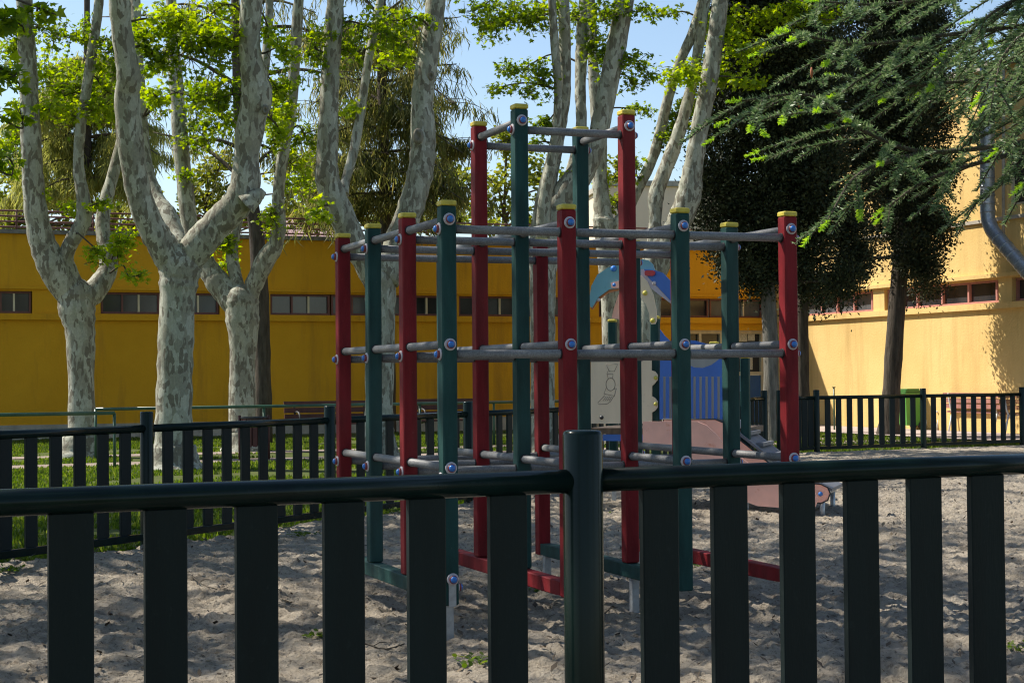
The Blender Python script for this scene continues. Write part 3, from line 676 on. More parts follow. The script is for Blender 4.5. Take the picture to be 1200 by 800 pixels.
# deck
mb = MB(); a, b = tp(690, 505, -.04), tp(872, 505, -.04); za = a[2]
mb.box(V3(*((a + b) / 2)[:2], za) + T2 * .55, T1 * np.linalg.norm((b - a)[:2]) / 2, T2 * .5, V3(0, 0, .03)); mb.build('deck', 'deck', tw)
mb = MB(); mb.box(V3(*((a + b) / 2)[:2], za - .065) + T2 * .07, T1 * np.linalg.norm((b - a)[:2]) / 2, T2 * .02, V3(0, 0, .032)); mb.build('deck_beam', 'blue', tw)
tplate('gusset', [(811, 518), (822, 518), (831, 528), (811, 528)], 'blue', .056, .01)

# ------------------------------------------------------------------ street furniture
# litter bin
c = PZ(297.5, 0, 28.6); lb = thing('litter_bin', c, 'dark red slatted litter bin on two posts beside the third plane trunk', 'litter bin')
mb = MB()
for k in range(14):
    t = k * 2 * math.pi / 14; mb.box(c + V3(.21 * math.cos(t), .21 * math.sin(t), .42), V3(-.038 * math.sin(t), .038 * math.cos(t), 0), V3(.01 * math.cos(t), .01 * math.sin(t), 0), V3(0, 0, .24))
mb.build('basket', 'wood_red', lb)
mb = MB(); th = np.linspace(0, 2 * math.pi, 25); mb.tube([c + V3(.215 * math.cos(t), .215 * math.sin(t), .675) for t in th], .02, 8); mb.build('rim', 'rubber', lb)
for s_ in (-1, 1):
    mb = MB(); mb.tube([c + V3(.25 * s_, 0, -.1), c + V3(.25 * s_, 0, .72)], .025, 8); mb.build('post', 'wood_red', lb)
# benches
def bench(label, c, e, L, slat, leg, back=True, grp='benches by the building'):
    e = nrm(e); n = V3(e[1], -e[0], 0); root = thing('bench', c, label, 'bench', grp)
    mb = MB()
    for k in range(3): mb.box(c + n * (.02 + .14 * k) + V3(0, 0, .44), e * L / 2, n * .058, V3(0, 0, .02))
    mb.build('seat', slat, root)
    if back:
        mb = MB()
        for k in range(3): mb.box(c - n * (.08 + .025 * k) + V3(0, 0, .58 + .13 * k), e * L / 2, n * .018, V3(0, 0, .052))
        mb.build('backrest', slat, root)
    for s_ in (-1, 1):
        q = c + e * s_ * (L / 2 - .22); mb = MB()
        mb.tube(spline([q + n * .36 + V3(0, 0, -.05), q + n * .34 + V3(0, 0, .38), q + n * .15 + V3(0, 0, .405), q - n * .05 + V3(0, 0, .42), q - n * .16 + V3(0, 0, .88 if back else .43)], 4), .022, 8)
        mb.tube([q - n * .05 + V3(0, 0, .42), q - n * .16 + V3(0, 0, -.05)], .022, 8)
        if back: mb.tube(spline([q - n * .12 + V3(0, 0, .66), q + n * .12 + V3(0, 0, .68), q + n * .30 + V3(0, 0, .62), q + n * .35 + V3(0, 0, .40)], 4), .02, 8)
        mb.build('leg', leg, root)
bench('dark red bench standing behind the low railing, just left of the climbing frame', PZ(388, 0, 33.5), E1, 1.9, 'wood_red', 'rubber')
bench('dark red bench seen between the middle posts of the climbing frame', PZ(523, 0, 35.5), E1, 1.6, 'wood_red', 'rubber')
bench('faded red slatted bench with pale curved metal arms by the sunlit wall', PZ(1143, 0, 38.6), -WD, 2.1, 'wood_pink', 'white_metal')
bench('brown bench at the right edge in front of the sunlit wall', PZ(1205, 0, 36.3), -WD, 1.7, 'wood_brown', 'white_metal')
bench('plain wooden stool bench without backrest beside the green wheeled bin', PZ(1096, 0, 40.3), -WD, .9, 'wood_brown', 'white_metal', False)
# wheeled bin
c = PZ(1066, 0, 40.6); wb = thing('wheeled_bin', c, 'bright green wheeled rubbish bin with domed lid beside the dark conifer trunk', 'bin'); u_, v_ = WD, NW
mb = MB(); a_, b_ = .21, .27; V = []
for z, q in ((.09, .80), (.86, 1.0)):
    for x, y in ((-1, -1), (1, -1), (1, 1), (-1, 1)): V.append(c + u_ * a_ * q * x + v_ * b_ * q * y + V3(0, 0, z))
mb.add(V, [[3, 2, 1, 0], [4, 5, 6, 7], [0, 1, 5, 4], [1, 2, 6, 5], [2, 3, 7, 6], [3, 0, 4, 7]]); mb.build('body', 'bin_green', wb)
mb = MB(); 
for z0_, z1_, q in ((.862, .90, 1.08), (.9, .95, .95), (.95, .985, .7)): mb.cbox(c, u_, v_, a_ * q, b_ * q, z0_, z1_, .012)
mb.build('lid', 'bin_lid', wb)
for s_ in (-1, 1):
    mb = MB(); q = c + u_ * .17 * s_ - v_ * .2 + V3(0, 0, .09); mb.tube([q - u_ * .025, q + u_ * .025], .09, 14); mb.build('wheel', 'rubber', wb)
# thin sign post near the wing
c = PZ(977, 0, 41); sg = thing('stake', c, 'thin dark green metal stake on the grass near the shadow edge on the yellow wall', 'stake'); mb = MB(); mb.tube([c + V3(0, 0, -.1), c + V3(0, 0, 1.02)], .022, 8)
mb.build('shaft', 'rail_green', sg); mb = MB(); mb.box(c + V3(0, 0, 1.03), V3(.035, 0, 0), V3(0, .035, 0), V3(0, 0, .012)); mb.build('cap', 'rail_green', sg)

# ------------------------------------------------------------------ leaves and trees
LOBE = np.array([(0, 0), (.30, -.12), (.52, .08), (.30, .22), (.58, .52), (.24, .50), (0, 1.0), (-.24, .50), (-.58, .52), (-.30, .22), (-.52, .08), (-.30, -.12)]) * 1.0
def leaves(C, size, lobed=True, flat=.55, droop=.3):
    C = np.asarray(C, float); n = len(C); S = size * (.55 + .75 * rng.random(n))
    N = rng.normal(size=(n, 3)) * flat; N[:, 2] += .8; N /= np.linalg.norm(N, axis=1)[:, None]
    A = rng.normal(size=(n, 3)); A[:, 2] -= droop * 2; A -= N * (A * N).sum(1)[:, None]; A /= np.linalg.norm(A, axis=1)[:, None] + 1e-9
    B = np.cross(N, A)
    if lobed:
        cen = V3(0, .32, 0); L = LOBE; xy = np.vstack([[0, .32], L]); z = -.22 * np.abs(xy[:, 0]) - .15 * np.clip(xy[:, 1] - .4, 0, 1); k = len(L)
        V = C[:, None] + S[:, None, None] * (xy[None, :, 0, None] * B[:, None] + (xy[None, :, 1, None]) * A[:, None] + z[None, :, None] * N[:, None])
        f = np.array([[0, 1 + q, 1 + (q + 1) % k] for q in range(k)]); Fa = (np.arange(n)[:, None, None] * (k + 1) + f).reshape(-1, 3)
    else:
        xy = np.array([(0, 0), (.45, .3), (.35, .75), (0, 1), (-.35, .75), (-.45, .3)])
        V = C[:, None] + S[:, None, None] * (xy[None, :, 0, None] * B[:, None] + xy[None, :, 1, None] * A[:, None]); Fa = (np.arange(n)[:, None] * 6 + np.arange(6))
    return V.reshape(-1, 3), Fa
class Tree:
    def __init__(s, name, base, label, cat='tree', group=None):
        s.root = thing(name, base, label, cat, group); s.wood = MB(); s.crown = MB(); s.pts = []; s.rad = []
    def limb(s, pts, r, n=12, bumps=.06, sub=5):
        Q = spline(np.column_stack([pts, r]), sub); p, rr = Q[:, :3], np.maximum(Q[:, 3], .004)
        rr = rr * (1 + bumps * (rng.random(len(rr)) - .5) * 2); m = len(p)
        s.wood.tube(p, rr, n, 0); s.pts += list(p); s.rad += list(rr)
    def near(s, c):
        A = np.array(s.pts); return A[np.argmin(np.linalg.norm(A - c, axis=1) + .3 * np.maximum(0, A[:, 2] - c[2] - .6))]
    def spray(s, c, rad, ntw, nl, size, mat=1, lobed=True):
        """a side branch from the nearest limb into a leafy patch: twigs with leaves along them"""
        c = np.asarray(c, float); st = s.near(c); d = c - st; end = c + nrm(d + V3(0, 0, -.1)) * rad[0] * .7
        mid = (st + c) / 2 + V3(0, 0, .12 * np.linalg.norm(d)) + rng.normal(size=3) * .08
        br = spline([st, mid, c + rng.normal(size=3) * .06, end], 6); s.crown.tube(br, np.linspace(.022, .006, len(br)), 5, 0)
        half = br[len(br) // 3:]
        C = []
        for _ in range(ntw):
            v = rng.normal(size=3); v = v / np.linalg.norm(v) * rng.random() ** .45; e = c + v * V3(rad[0], rad[0], rad[1])
            b = half[np.argmin(np.linalg.norm(half - e, axis=1))]; L = np.linalg.norm(e - b)
            tw_ = spline([b, (b + e) / 2 + V3(0, 0, .10 * L) + rng.normal(size=3) * .05 * L, e + V3(0, 0, -.06 * L)], 4); s.crown.tube(tw_, np.linspace(.008, .003, len(tw_)), 4, 0)
            t = rng.random(nl) ** .6; idx = t * (len(tw_) - 1); lo = np.minimum(idx.astype(int), len(tw_) - 2); p = tw_[lo] + (tw_[lo + 1] - tw_[lo]) * (idx - lo)[:, None]
            C.append(p + rng.normal(size=p.shape) * V3(.075, .075, .05))
        C = np.concatenate(C); V, Fa = leaves(C, size, lobed); s.crown.add(V, Fa, mat)
    def grow(s, p, d, r, L, lvl, size, dens, mats=(1, 2)):
        n = 5; pts = [np.asarray(p, float)]; d = nrm(d)
        for k in range(n):
            d = nrm(d + rng.normal(size=3) * .16 + V3(0, 0, .10 if lvl < 2 else -.05)); pts.append(pts[-1] + d * L / n)
        rr = np.linspace(r, r * (.45 if lvl < 2 else .25), n + 1); (s.wood if lvl < 1 else s.crown).tube(pts, rr, 8 if lvl < 1 else 5, 0)
        if lvl >= 2:
            C = []; P_ = np.array(pts)
            m = max(4, int(dens * L)); t = rng.random(m) * n; lo = np.minimum(t.astype(int), n - 1)
            C = P_[lo] + (P_[lo + 1] - P_[lo]) * (t - lo)[:, None] + rng.normal(size=(m, 3)) * .17
            V, Fa = leaves(C, size); s.crown.add(V, Fa, mats[0] if rng.random() < .75 else mats[1]); return
        nk = 5 if lvl == 0 else 5
        for k in range(nk):
            t = .25 + .75 * (k + rng.random()) / nk; a = pts[min(int(t * n), n)]
            az_ = rng.random() * 6.283; side_ = V3(math.cos(az_), math.sin(az_), .25 if lvl == 0 else -.05)
            s.grow(a, nrm(d * .35 + side_), r * .42, L * (.62 if lvl == 0 else .55) * (.7 + .6 * rng.random()), lvl + 1, size, dens, mats)
    def done(s, bark_='bark_plane', twig='twig', leaf=('leaf', 'leaf2')):
        s.wood.build('trunk', bark_, s.root)
        if s.crown.n: s.crown.build('crown', [twig, *leaf], s.root)
        return s.root
def trace(t, d, segs, dd=0., n=14, up=True, L=4.2, size=.105, dens=17):
    """a limb measured in the photograph: (column, row, half width) at depth d .. d+dd"""
    m = len(segs); D = [d + dd * k / max(1, m - 1) for k in range(m)]
    pts = [P(x, y, q) for (x, y, w), q in zip(segs, D)]; r = [w * q / 1935 for (x, y, w), q in zip(segs, D)]
    t.limb(pts, r, n)
    if up: t.grow(pts[-1], nrm(pts[-1] - pts[-2]) + V3(0, 0, .3), r[-1], L, 0, size, dens)
def trunk(t, d, segs):
    a_, b_, w_ = segs[-1]; segs = list(segs) + [(a_, b_ - .45 * w_, w_ * .86), (a_, b_ - .8 * w_, w_ * .5), (a_, b_ - .95 * w_, w_ * .12)]
    x, y, w = segs[0]; p = PZ(x, -.1, d); pts = [p + V3(0, 0, 0), PZ(x, .05, d), PZ(x, .32, d)] + [P(a, b, d) for a, b, _ in segs[1:]]
    t.limb(pts, [w * 1.75 * d / 1935, w * 1.28 * d / 1935, w * 1.0 * d / 1935] + [c * d / 1935 for _, _, c in segs[1:]], 18, .05)
def sprays(t, d, lst, size=.10):
    for (x, y, rx, ry, nt_, nl, mat) in lst:
        t.spray(P(x, y, d + rng.uniform(-1, 1)), (rx * 1.3 * d / 1935, ry * 1.3 * d / 1935), int(nt_ * 2.9), nl + 4, size * .86, mat)
def knots(t, d, lst):
    for x, y, w, hw in lst:
        rr = w * .8 * d / 1935; q = P(x, y, d); nv = nrm(CAM - q) + V3(0, 0, .1); q = q + nrm(nv) * (hw * d / 1935 - .012); mb = MB()
        mb.lathe(q, nv, [(rr * 1.4, -.035), (rr * 1.15, .010), (rr * .85, .022), (rr * .6, .016), (rr * .35, -.004), (.001, -.008)], 14); mb.V[-1] = q.astype(np.float32) + (mb.V[-1] - q.astype(np.float32)) * np.array([.9, 1, 1.35], np.float32); mb.build('knot', 'bark_knot', t.root)
PT = 'plane trees on the lawn behind the playground'
def plane(label, px, d): return Tree('plane_tree', PZ(px, 0, d), label, 'tree', PT)
# A
t = plane('leftmost plane tree in view, mottled trunk splitting into three limbs', 95, 30)
trunk(t, 30, [(96, 0, 22), (96, 500, 16.5), (95, 440, 15.5), (94, 390, 17), (90, 362, 21), (88, 345, 21)])
trace(t, 30, [(88, 348, 19), (70, 325, 19), (53, 293, 16.5), (43, 255, 14), (38, 200, 12.5), (35, 130, 11.5), (31, 50, 10), (28, -10, 9)], -.6)
trace(t, 30, [(94, 352, 12), (84, 325, 10), (77, 303, 9), (84, 283, 9), (97, 261, 9.5), (98, 235, 8.5), (92, 195, 6.5), (95, 145, 6.2), (104, 88, 6.2), (114, 20, 5.6), (117, -12, 5.2)], -.5)
trace(t, 30, [(98, 352, 14), (113, 338, 14), (127, 315, 11.5), (124, 290, 9.5), (120, 262, 8.5), (125, 232, 8), (133, 203, 7), (142, 165, 6.5), (150, 110, 6), (156, 40, 5), (160, -12, 5)], 1.6)
sprays(t, 30, [(20, 60, 30, 40, 10, 9, 1), (60, 85, 40, 26, 12, 9, 2), (130, 105, 30, 30, 9, 9, 2), (20, 170, 24, 30, 8, 8, 1), (70, 40, 55, 28, 16, 9, 1), (85, 110, 50, 40, 20, 9, 1), (60, 130, 45, 14, 12, 9, 2), (35, 125, 20, 10, 5, 8, 2), (120, 130, 40, 18, 14, 9, 2), (88, 245, 14, 10, 4, 8, 2), (46, 228, 6, 8, 3, 5, 2),
    (145, 285, 14, 22, 8, 9, 2), (112, 300, 16, 12, 5, 8, 2), (158, 322, 12, 8, 4, 6, 2), (118, 238, 10, 8, 4, 6, 2), (140, 60, 26, 30, 9, 9, 1)])
knots(t, 29.9, [(41, 249, 5, 13), (37, 175, 3.5, 11)])
t.done()
# B
t = plane('thickest pale mottled plane tree with two heavy limbs forming a V', 205, 25.7)
trunk(t, 25.7, [(203, 0, 25), (203, 525, 22), (204, 470, 21), (206, 400, 20.5), (208, 350, 21), (210, 325, 23.5), (212, 308, 25)])
trace(t, 25.7, [(206, 315, 19), (192, 290, 18), (177, 265, 16.5), (163, 228, 15.5), (154, 175, 15.5), (149, 115, 15), (151, 90, 14.5), (143, 38, 12.5), (139, -12, 12.5)], -1.0, L=5)
trace(t, 25.7, [(216, 312, 20), (232, 288, 19), (255, 262, 18), (275, 242, 18.5), (287, 220, 18), (289, 180, 15), (295, 142, 17), (301, 113, 19), (298, 90, 16), (293, 62, 13.5), (293, 30, 12.5), (296, -12, 13)], -.6, L=5)
trace(t, 25.9, [(212, 292, 11), (205, 272, 10.5), (195, 250, 11), (183, 232, 9), (172, 195, 7.5), (166, 140, 7), (161, 60, 6.5), (158, -12, 6)], 1.6)
p_ = P(308, 224, 25.4); t.limb([P(288, 240, 25.3), P(299, 231, 25.3), P(306, 226, 25.3), P(309, 223, 25.3)], [.17, .13, .085, .05], 12)
sprays(t, 25.9, [(230, 20, 50, 24, 14, 9, 2), (190, 25, 30, 20, 9, 9, 2), (262, 120, 26, 26, 9, 8, 1), (330, 60, 16, 30, 7, 8, 2), (185, 60, 26, 40, 14, 9, 1), (178, 115, 18, 18, 7, 8, 2), (240, 60, 45, 40, 18, 9, 1), (235, 110, 40, 30, 12, 9, 1), (250, 35, 35, 12, 8, 9, 2), (318, 150, 16, 40, 10, 8, 2), (330, 105, 22, 24, 8, 8, 1), (310, 40, 16, 20, 5, 8, 1)])
knots(t, 25.3, [(298, 31, 5.5, 12), (311, 130, 4, 15), (155, 160, 4, 14)])
t.done()
# C
t = plane('thinner mottled plane tree just behind the litter bin, two curving limbs', 285, 32)
trunk(t, 32, [(285, 0, 19), (284, 495, 16), (284, 440, 15.5), (285, 395, 16.5), (284, 370, 20), (283, 352, 20)])
trace(t, 32, [(278, 358, 16), (262, 340, 15), (246, 318, 13), (233, 295, 10.5), (224, 274, 10), (217, 220, 9.5), (212, 170, 9.5), (207, 105, 8.5), (203, 50, 7), (200, -12, 6)], .8)
trace(t, 32, [(290, 352, 12), (300, 328, 11), (312, 303, 12), (322, 288, 10), (328, 262, 7.5), (326, 235, 7.2), (329, 200, 7), (336, 157, 6.8), (343, 105, 7), (346, 60, 6.7), (351, -12, 6)], -.6)
trace(t, 32, [(280, 352, 9), (276, 325, 8), (272, 295, 7), (280, 250, 6.5), (297, 170, 6), (309, 90, 5.5), (315, 30, 5), (316, -12, 5)], 1.0)
sprays(t, 32, [(250, 145, 36, 22, 12, 9, 1), (232, 165, 30, 18, 9, 8, 1), (268, 285, 16, 16, 8, 8, 2), (262, 310, 14, 8, 5, 7, 2), (345, 185, 22, 30, 12, 8, 2), (330, 130, 20, 26, 10, 8, 2), (365, 160, 20, 28, 8, 8, 1), (318, 255, 14, 20, 6, 7, 2), (216, 205, 10, 16, 3, 6, 1), (352, 215, 20, 16, 8, 7, 2)], .09)
t.done()
# D
t = plane('mottled plane tree with a wide fork just behind the left posts of the climbing frame', 446, 28)
trunk(t, 28, [(443, 0, 20), (444, 490, 17), (445, 420, 17), (446, 350, 18), (446, 325, 20)])
trace(t, 28, [(442, 330, 17), (430, 308, 16), (414, 282, 14.5), (398, 247, 15.5), (386, 218, 15), (383, 200, 13.5), (385, 145, 11.7), (387, 88, 11), (391, 35, 10.5), (394, -12, 10)], -.6)
trace(t, 28, [(402, 228, 7), (405, 212, 5.5), (415, 175, 5.6), (424, 122, 5.5), (432, 70, 5), (440, 31, 5), (448, -12, 4.5)], .7, L=3)
trace(t, 28, [(450, 330, 18), (462, 300, 18), (474, 265, 16.5), (487, 225, 15.5), (494, 194, 15.5), (496, 161, 14.7), (495, 115, 12.7), (501, 70, 12.6), (507, 35, 12), (512, -12, 11)], .5)
sprays(t, 28, [(462, 62, 30, 14, 9, 8, 2), (440, 40, 40, 30, 14, 8, 1), (470, 25, 36, 20, 10, 8, 1), (410, 130, 14, 16, 4, 7, 2), (405, 60, 20, 30, 6, 8, 1), (375, 250, 16, 20, 5, 7, 2), (370, 60, 18, 40, 8, 8, 1)], .10)
knots(t, 28.1, [(505, 90, 4, 12), (490, 161, 6.5, 14), (378, 190, 5, 10), ])
t.done()
# E
t = plane('plane tree behind the middle red post with a sheaf of steep upright stems', 636, 30)
trunk(t, 30, [(636, 0, 18), (636, 480, 14.5), (636, 400, 14.5), (636, 330, 16), (638, 285, 19)])
trace(t, 30, [(633, 290, 14), (634, 262, 12), (641, 222, 10.5), (650, 180, 9), (657, 142, 8), (662, 105, 7), (662, 52, 7), (660, -12, 6.5)], -.3)
trace(t, 29.7, [(636, 280, 9), (638, 240, 8), (645, 200, 7), (652, 150, 5.5), (654, 105, 5), (650, 52, 5), (646, -12, 4.5)], -.7)
trace(t, 30, [(644, 285, 18), (650, 250, 18.5), (668, 222, 16.5), (684, 198, 14.5), (697, 172, 12.5), (705, 140, 11.3), (712, 105, 11.5), (723, 52, 11.6), (734, -12, 12)], -.5, L=5)
trace(t, 30, [(640, 280, 10), (656, 235, 8.5), (672, 195, 7.5), (681, 150, 6.5), (680, 105, 6.5), (682, 52, 7.5), (686, -12, 7)], .8)
sprays(t, 30, [(640, 15, 40, 20, 10, 9, 1), (560, 12, 24, 12, 6, 8, 1), (600, 20, 40, 24, 18, 9, 1), (575, 35, 24, 18, 8, 8, 1), (612, 80, 26, 14, 8, 8, 1), (632, 100, 20, 30, 10, 8, 1), (590, 107, 16, 6, 4, 7, 1), (640, 145, 18, 12, 6, 7, 1), (700, 60, 24, 40, 14, 8, 1), (745, 75, 26, 22, 9, 8, 1), (720, 15, 40, 14, 10, 8, 1), (735, 100, 22, 6, 4, 7, 1), (665, 210, 10, 20, 4, 6, 2), (670, 20, 30, 30, 9, 8, 2), (625, 170, 14, 8, 3, 6, 1)], .092)
knots(t, 29.8, [(711, 121, 4, 11), (731, 20, 3.5, 11)])
t.done()
# G
t = plane('slim plane tree behind the right tall red post, one thin limb leaning right', 715, 34)
trunk(t, 34, [(717, 0, 16), (717, 450, 12), (716, 350, 12), (712, 290, 13.5), (708, 262, 13.5)])
trace(t, 34, [(708, 268, 13), (705, 235, 10), (702, 200, 9), (703, 165, 8.5), (698, 120, 7), (694, 50, 6), (692, -12, 5)], .5)
trace(t, 34, [(714, 275, 10), (728, 258, 8), (745, 227, 6.5), (765, 185, 6.2), (775, 150, 6.2), (784, 112, 6.2), (798, 70, 6), (812, 38, 5.6), (826, -12, 5)], -.6)
sprays(t, 34, [(707, 205, 10, 24, 8, 7, 2), (712, 235, 10, 14, 5, 7, 2), (752, 130, 14, 8, 5, 7, 1), (742, 200, 10, 16, 4, 6, 1), (782, 165, 14, 10, 6, 7, 1)], .09)
t.done()
# F
t = plane('smooth plane tree with right-leaning limbs beside the dark cypresses', 760, 33)
trunk(t, 33, [(757, 0, 18), (757, 450, 15), (759, 370, 15), (764, 325, 16), (774, 295, 19)])
trace(t, 33, [(768, 305, 12), (767, 280, 9), (768, 255, 7.5), (769, 228, 9.5), (776, 208, 8.5), (789, 175, 8.5), (801, 138, 7.2), (813, 90, 6.6), (820, 45, 6.2), (829, -12, 6)], .5)
trace(t, 33, [(776, 302, 16), (788, 275, 14.5), (800, 250, 14.5), (808, 226, 15), (811, 205, 12.5), (816, 175, 10.8), (822, 140, 10.5), (829, 105, 10.5), (835, 70, 10.4), (840, 35, 10), (846, -12, 9)], -.5)
sprays(t, 33, [(800, 90, 26, 22, 12, 9, 2), (835, 85, 28, 16, 14, 9, 2), (868, 60, 30, 20, 12, 9, 2), (850, 30, 34, 22, 16, 9, 2), (900, 22, 40, 16, 14, 8, 2), (810, 125, 18, 14, 7, 8, 2), (790, 145, 20, 12, 8, 8, 1), (875, 95, 18, 8, 5, 8, 2), (960, 14, 40, 12, 12, 8, 1), (775, 15, 24, 8, 5, 7, 1)], .11)
t.done()
# trees to the left of the picture, whose crowns shade the playground
offs = [((-6.9, 14.2), 'plane tree whose low leafy branches hang into the top left corner'), ((-8.6, 9.0), 'plane tree out of view on the left shading the near fence'),
        ((-11.2, 15.5), 'plane tree out of view on the left shading the climbing frame'), ((-9.5, 20.5), 'plane tree out of view on the left at the back of the lawn')]
proto = None
offs += [((-5.5, -7), 'plane tree added behind the camera on the left to cut sky fill'), ((6.5, -9), 'plane tree added behind the camera on the right to cut sky fill'), ((11.5, -2.5), 'plane tree added out of view right of the near fence to cut sky fill')]  # unseen trees added behind the camera to dim sky fill and reflections
for k, ((x, y), lab) in enumerate(offs):
    if k in (0, 1):
        t = Tree('plane_tree', V3(x, y, 0), lab, 'tree', PT)
        t.limb([V3(x, y, -.1), V3(x, y, .2), V3(x + .05, y, 1.5), V3(x, y + .1, 2.9)], [.36, .28, .24, .27], 18)
        for a in range(5):
            az_ = a * 1.2566 + k; d = V3(math.cos(az_) * .55, math.sin(az_) * .55, 1); p = V3(x, y, 2.8); q = p + d * 1.1; q2 = q + d * V3(.8, .8, 1.2) * 1.7
            t.limb([p, q, q2], [.17, .14, .11], 10); t.grow(q2, d + V3(0, 0, .2), .11, 5.0, 0, .155, 15)
        if k == 0:
            for (px, py, rx, ry, nt_, nl) in ((12, 30, 26, 26, 9, 8), (6, 90, 24, 22, 8, 8), (14, 135, 20, 20, 6, 8), (4, 190, 18, 22, 6, 8), (50, 12, 22, 10, 5, 7), (-40, 110, 40, 60, 14, 8)):
                t.spray(P(px, py, 15 + rng.uniform(-.6, .6)), (rx * 15 / 1935, ry * 15 / 1935), nt_, nl, .10, 1)
        r_ = t.done()
        if k == 1: proto = r_
    else:
        c = proto.copy(); COL.objects.link(c); c.location = (x, y, 0); c.rotation_euler = (0, 0, k * 1.9); c['label'] = lab
        for ch in proto.children:
            q = ch.copy(); COL.objects.link(q); q.parent = c

# drooping conifers behind the plane trees
def strands(mb, C, L, w, mat, swing=.42):
    n = len(C); l = L * (.4 + .9 * rng.random(n)); a = rng.random(n) * 6.283; dx = np.stack([np.cos(a), np.sin(a), np.zeros(n)], -1)
    off = rng.normal(size=(n, 3)) * swing * l[:, None]; off[:, 2] = -l
    mid = C + off * .55 + rng.normal(size=(n, 3)) * .1 * l[:, None]; end = C + off
    V = np.stack([C - dx * w * .5, C + dx * w * .5, mid + dx * w, mid - dx * w, end], 1)
    b = np.arange(n)[:, None] * 5
    mb.add(V, np.concatenate([b + [0, 1, 2], b + [0, 2, 3], b + [3, 2, 4]]), mat)
def conifer(label, px, d, tr, brs, leaf, cat='tree', dens=60, L=.45, w=.022, barkm='bark_dark', name='conifer', grp='conifers behind the plane trees'):
    t = Tree(name, PZ(px, 0, d), label, cat, grp)
    x, y, wd = tr[0]; t.limb([PZ(x, -.1, d)] + [P(a, b, d) for a, b, _ in tr[1:]], [c * d / 1935 for _, _, c in tr], 12)
    for (x0, y0, x1, y1, r, dd, dn) in brs:
        p, q = P(x0, y0, d), P(x1, y1, d + dd); m = (p + q) / 2 + V3(0, 0, .10 * np.linalg.norm(q - p))
        br = spline([p, m, q], 8); t.crown.tube(br, np.linspace(r * d / 1935, .012, len(br)), 6, 0)
        Lb = np.linalg.norm(q - p); C = []
        for k in range(int(Lb * 3.2 * dn) + 2):
            s_ = rng.uniform(.15, 1); a = br[int(s_ * (len(br) - 1))]; v = rng.normal(size=3) * V3(.8, .8, .25); v = v * (.35 + .5 * rng.random()) + V3(0, 0, -.25)
            b = a + v; tw_ = spline([a, (a + b) / 2 + V3(0, 0, .12), b], 3); t.crown.tube(tw_, np.linspace(.012, .005, len(tw_)), 3, 0)
            m_ = int(dens * dn); f = rng.random(m_); C.append(a + (b - a) * f[:, None] + rng.normal(size=(m_, 3)) * .10)
        strands(t.crown, np.concatenate(C), L, w, 1)
    t.wood.build('trunk', barkm, t.root); t.crown.build('crown', ['twig', leaf], t.root)
conifer('brown trunked conifer with bare horizontal branches behind the third plane tree', 305, 36, [(309, 0, 10.5), (308, 430, 9.5), (305, 350, 10), (300, 270, 8.5), (290, 215, 7.5), (281, 150, 6.5), (277, 60, 5.5), (275, -60, 5)],
    [(290, 215, 180, 155, 3, 1, .5), (285, 175, 215, 168, 3, -1, .6), (280, 145, 190, 130, 3, 1, .5), (278, 100, 170, 60, 3, -1, .6), (277, 60, 205, 55, 3.5, 1, .6), (276, 30, 200, 5, 3, .5, .6), (277, 40, 400, 48, 3.5, 1, .6), (276, 10, 370, 15, 3, -1, .6), (280, 95, 420, 97, 3.5, -.5, .5), (290, 200, 380, 150, 2.5, .5, .5), (283, 165, 350, 200, 2.5, 1, .8), (277, 60, 120, 20, 3, 1, .5)], 'cedar', dens=75, L=.22, w=.014)
conifer('dark drooping cedar behind the fork of the fourth plane tree', 455, 42, [(455, 0, 9), (455, 400, 8), (452, 250, 7), (448, 100, 6), (446, -60, 5)],
    [(450, 190, 345, 225, 2.5, 1, 1), (452, 200, 540, 225, 2.5, -1, 1.2), (449, 150, 350, 170, 2.5, 1, .8), (450, 160, 545, 170, 2.5, 1, 1.0), (448, 120, 370, 95, 2.5, 1, .8), (448, 110, 535, 75, 2.5, 1, .8), (447, 75, 360, 40, 2.5, -1, .7), (447, 60, 540, 20, 2.5, 1, .8), (452, 225, 400, 250, 2, -1, 1.4), (452, 220, 500, 250, 2, 1, 1.4), (450, 130, 470, 130, 2, -2, 1.2), (450, 180, 420, 200, 2, -2, 1.5), (446, 20, 550, -30, 2, 1, .7), (446, 20, 380, -30, 2, 1, .7)] + [(450, y_, 450 + sd_ * ex_, y_ + 18 + ex_ * .12, 1.8, dd_, .75) for y_, ex_ in ((30, 70), (60, 62), (95, 85), (125, 70), (150, 92), (178, 75), (205, 92), (228, 80)) for sd_ in (-1, 1) for dd_ in (-2.2, 2.4)], 'cedar', dens=78, L=.34, w=.016)
conifer('pale olive weeping conifer at the far left behind the roof railing', 100, 52, [(105, 0, 7), (105, 350, 6), (103, 200, 5), (102, 60, 4), (102, -40, 3)],
    [(103, 120, 50, 140, 2, 1, 1.0), (103, 120, 165, 135, 2, 1, 1.0), (103, 160, 40, 190, 2, 1, 1), (103, 160, 180, 190, 2, 1, 1), (103, 200, 60, 230, 2, 0, 1), (103, 195, 150, 225, 2, 0, 1), (102, 90, 140, 85, 2, 1, .9), (102, 90, 70, 85, 2, 1, .9), (102, 110, 0, 150, 2, 1, .8), (103, 190, 8, 235, 2, 1, .9)] + [(103, y_, 103 + sd_ * ex_, y_ + 22, 1.6, dd_, .8) for y_, ex_ in ((70, 40), (100, 62), (130, 78), (160, 84), (188, 80), (210, 66)) for sd_ in (-1, 1) for dd_ in (-2, 2.5)], 'weeping', dens=110, L=.45, w=.02)

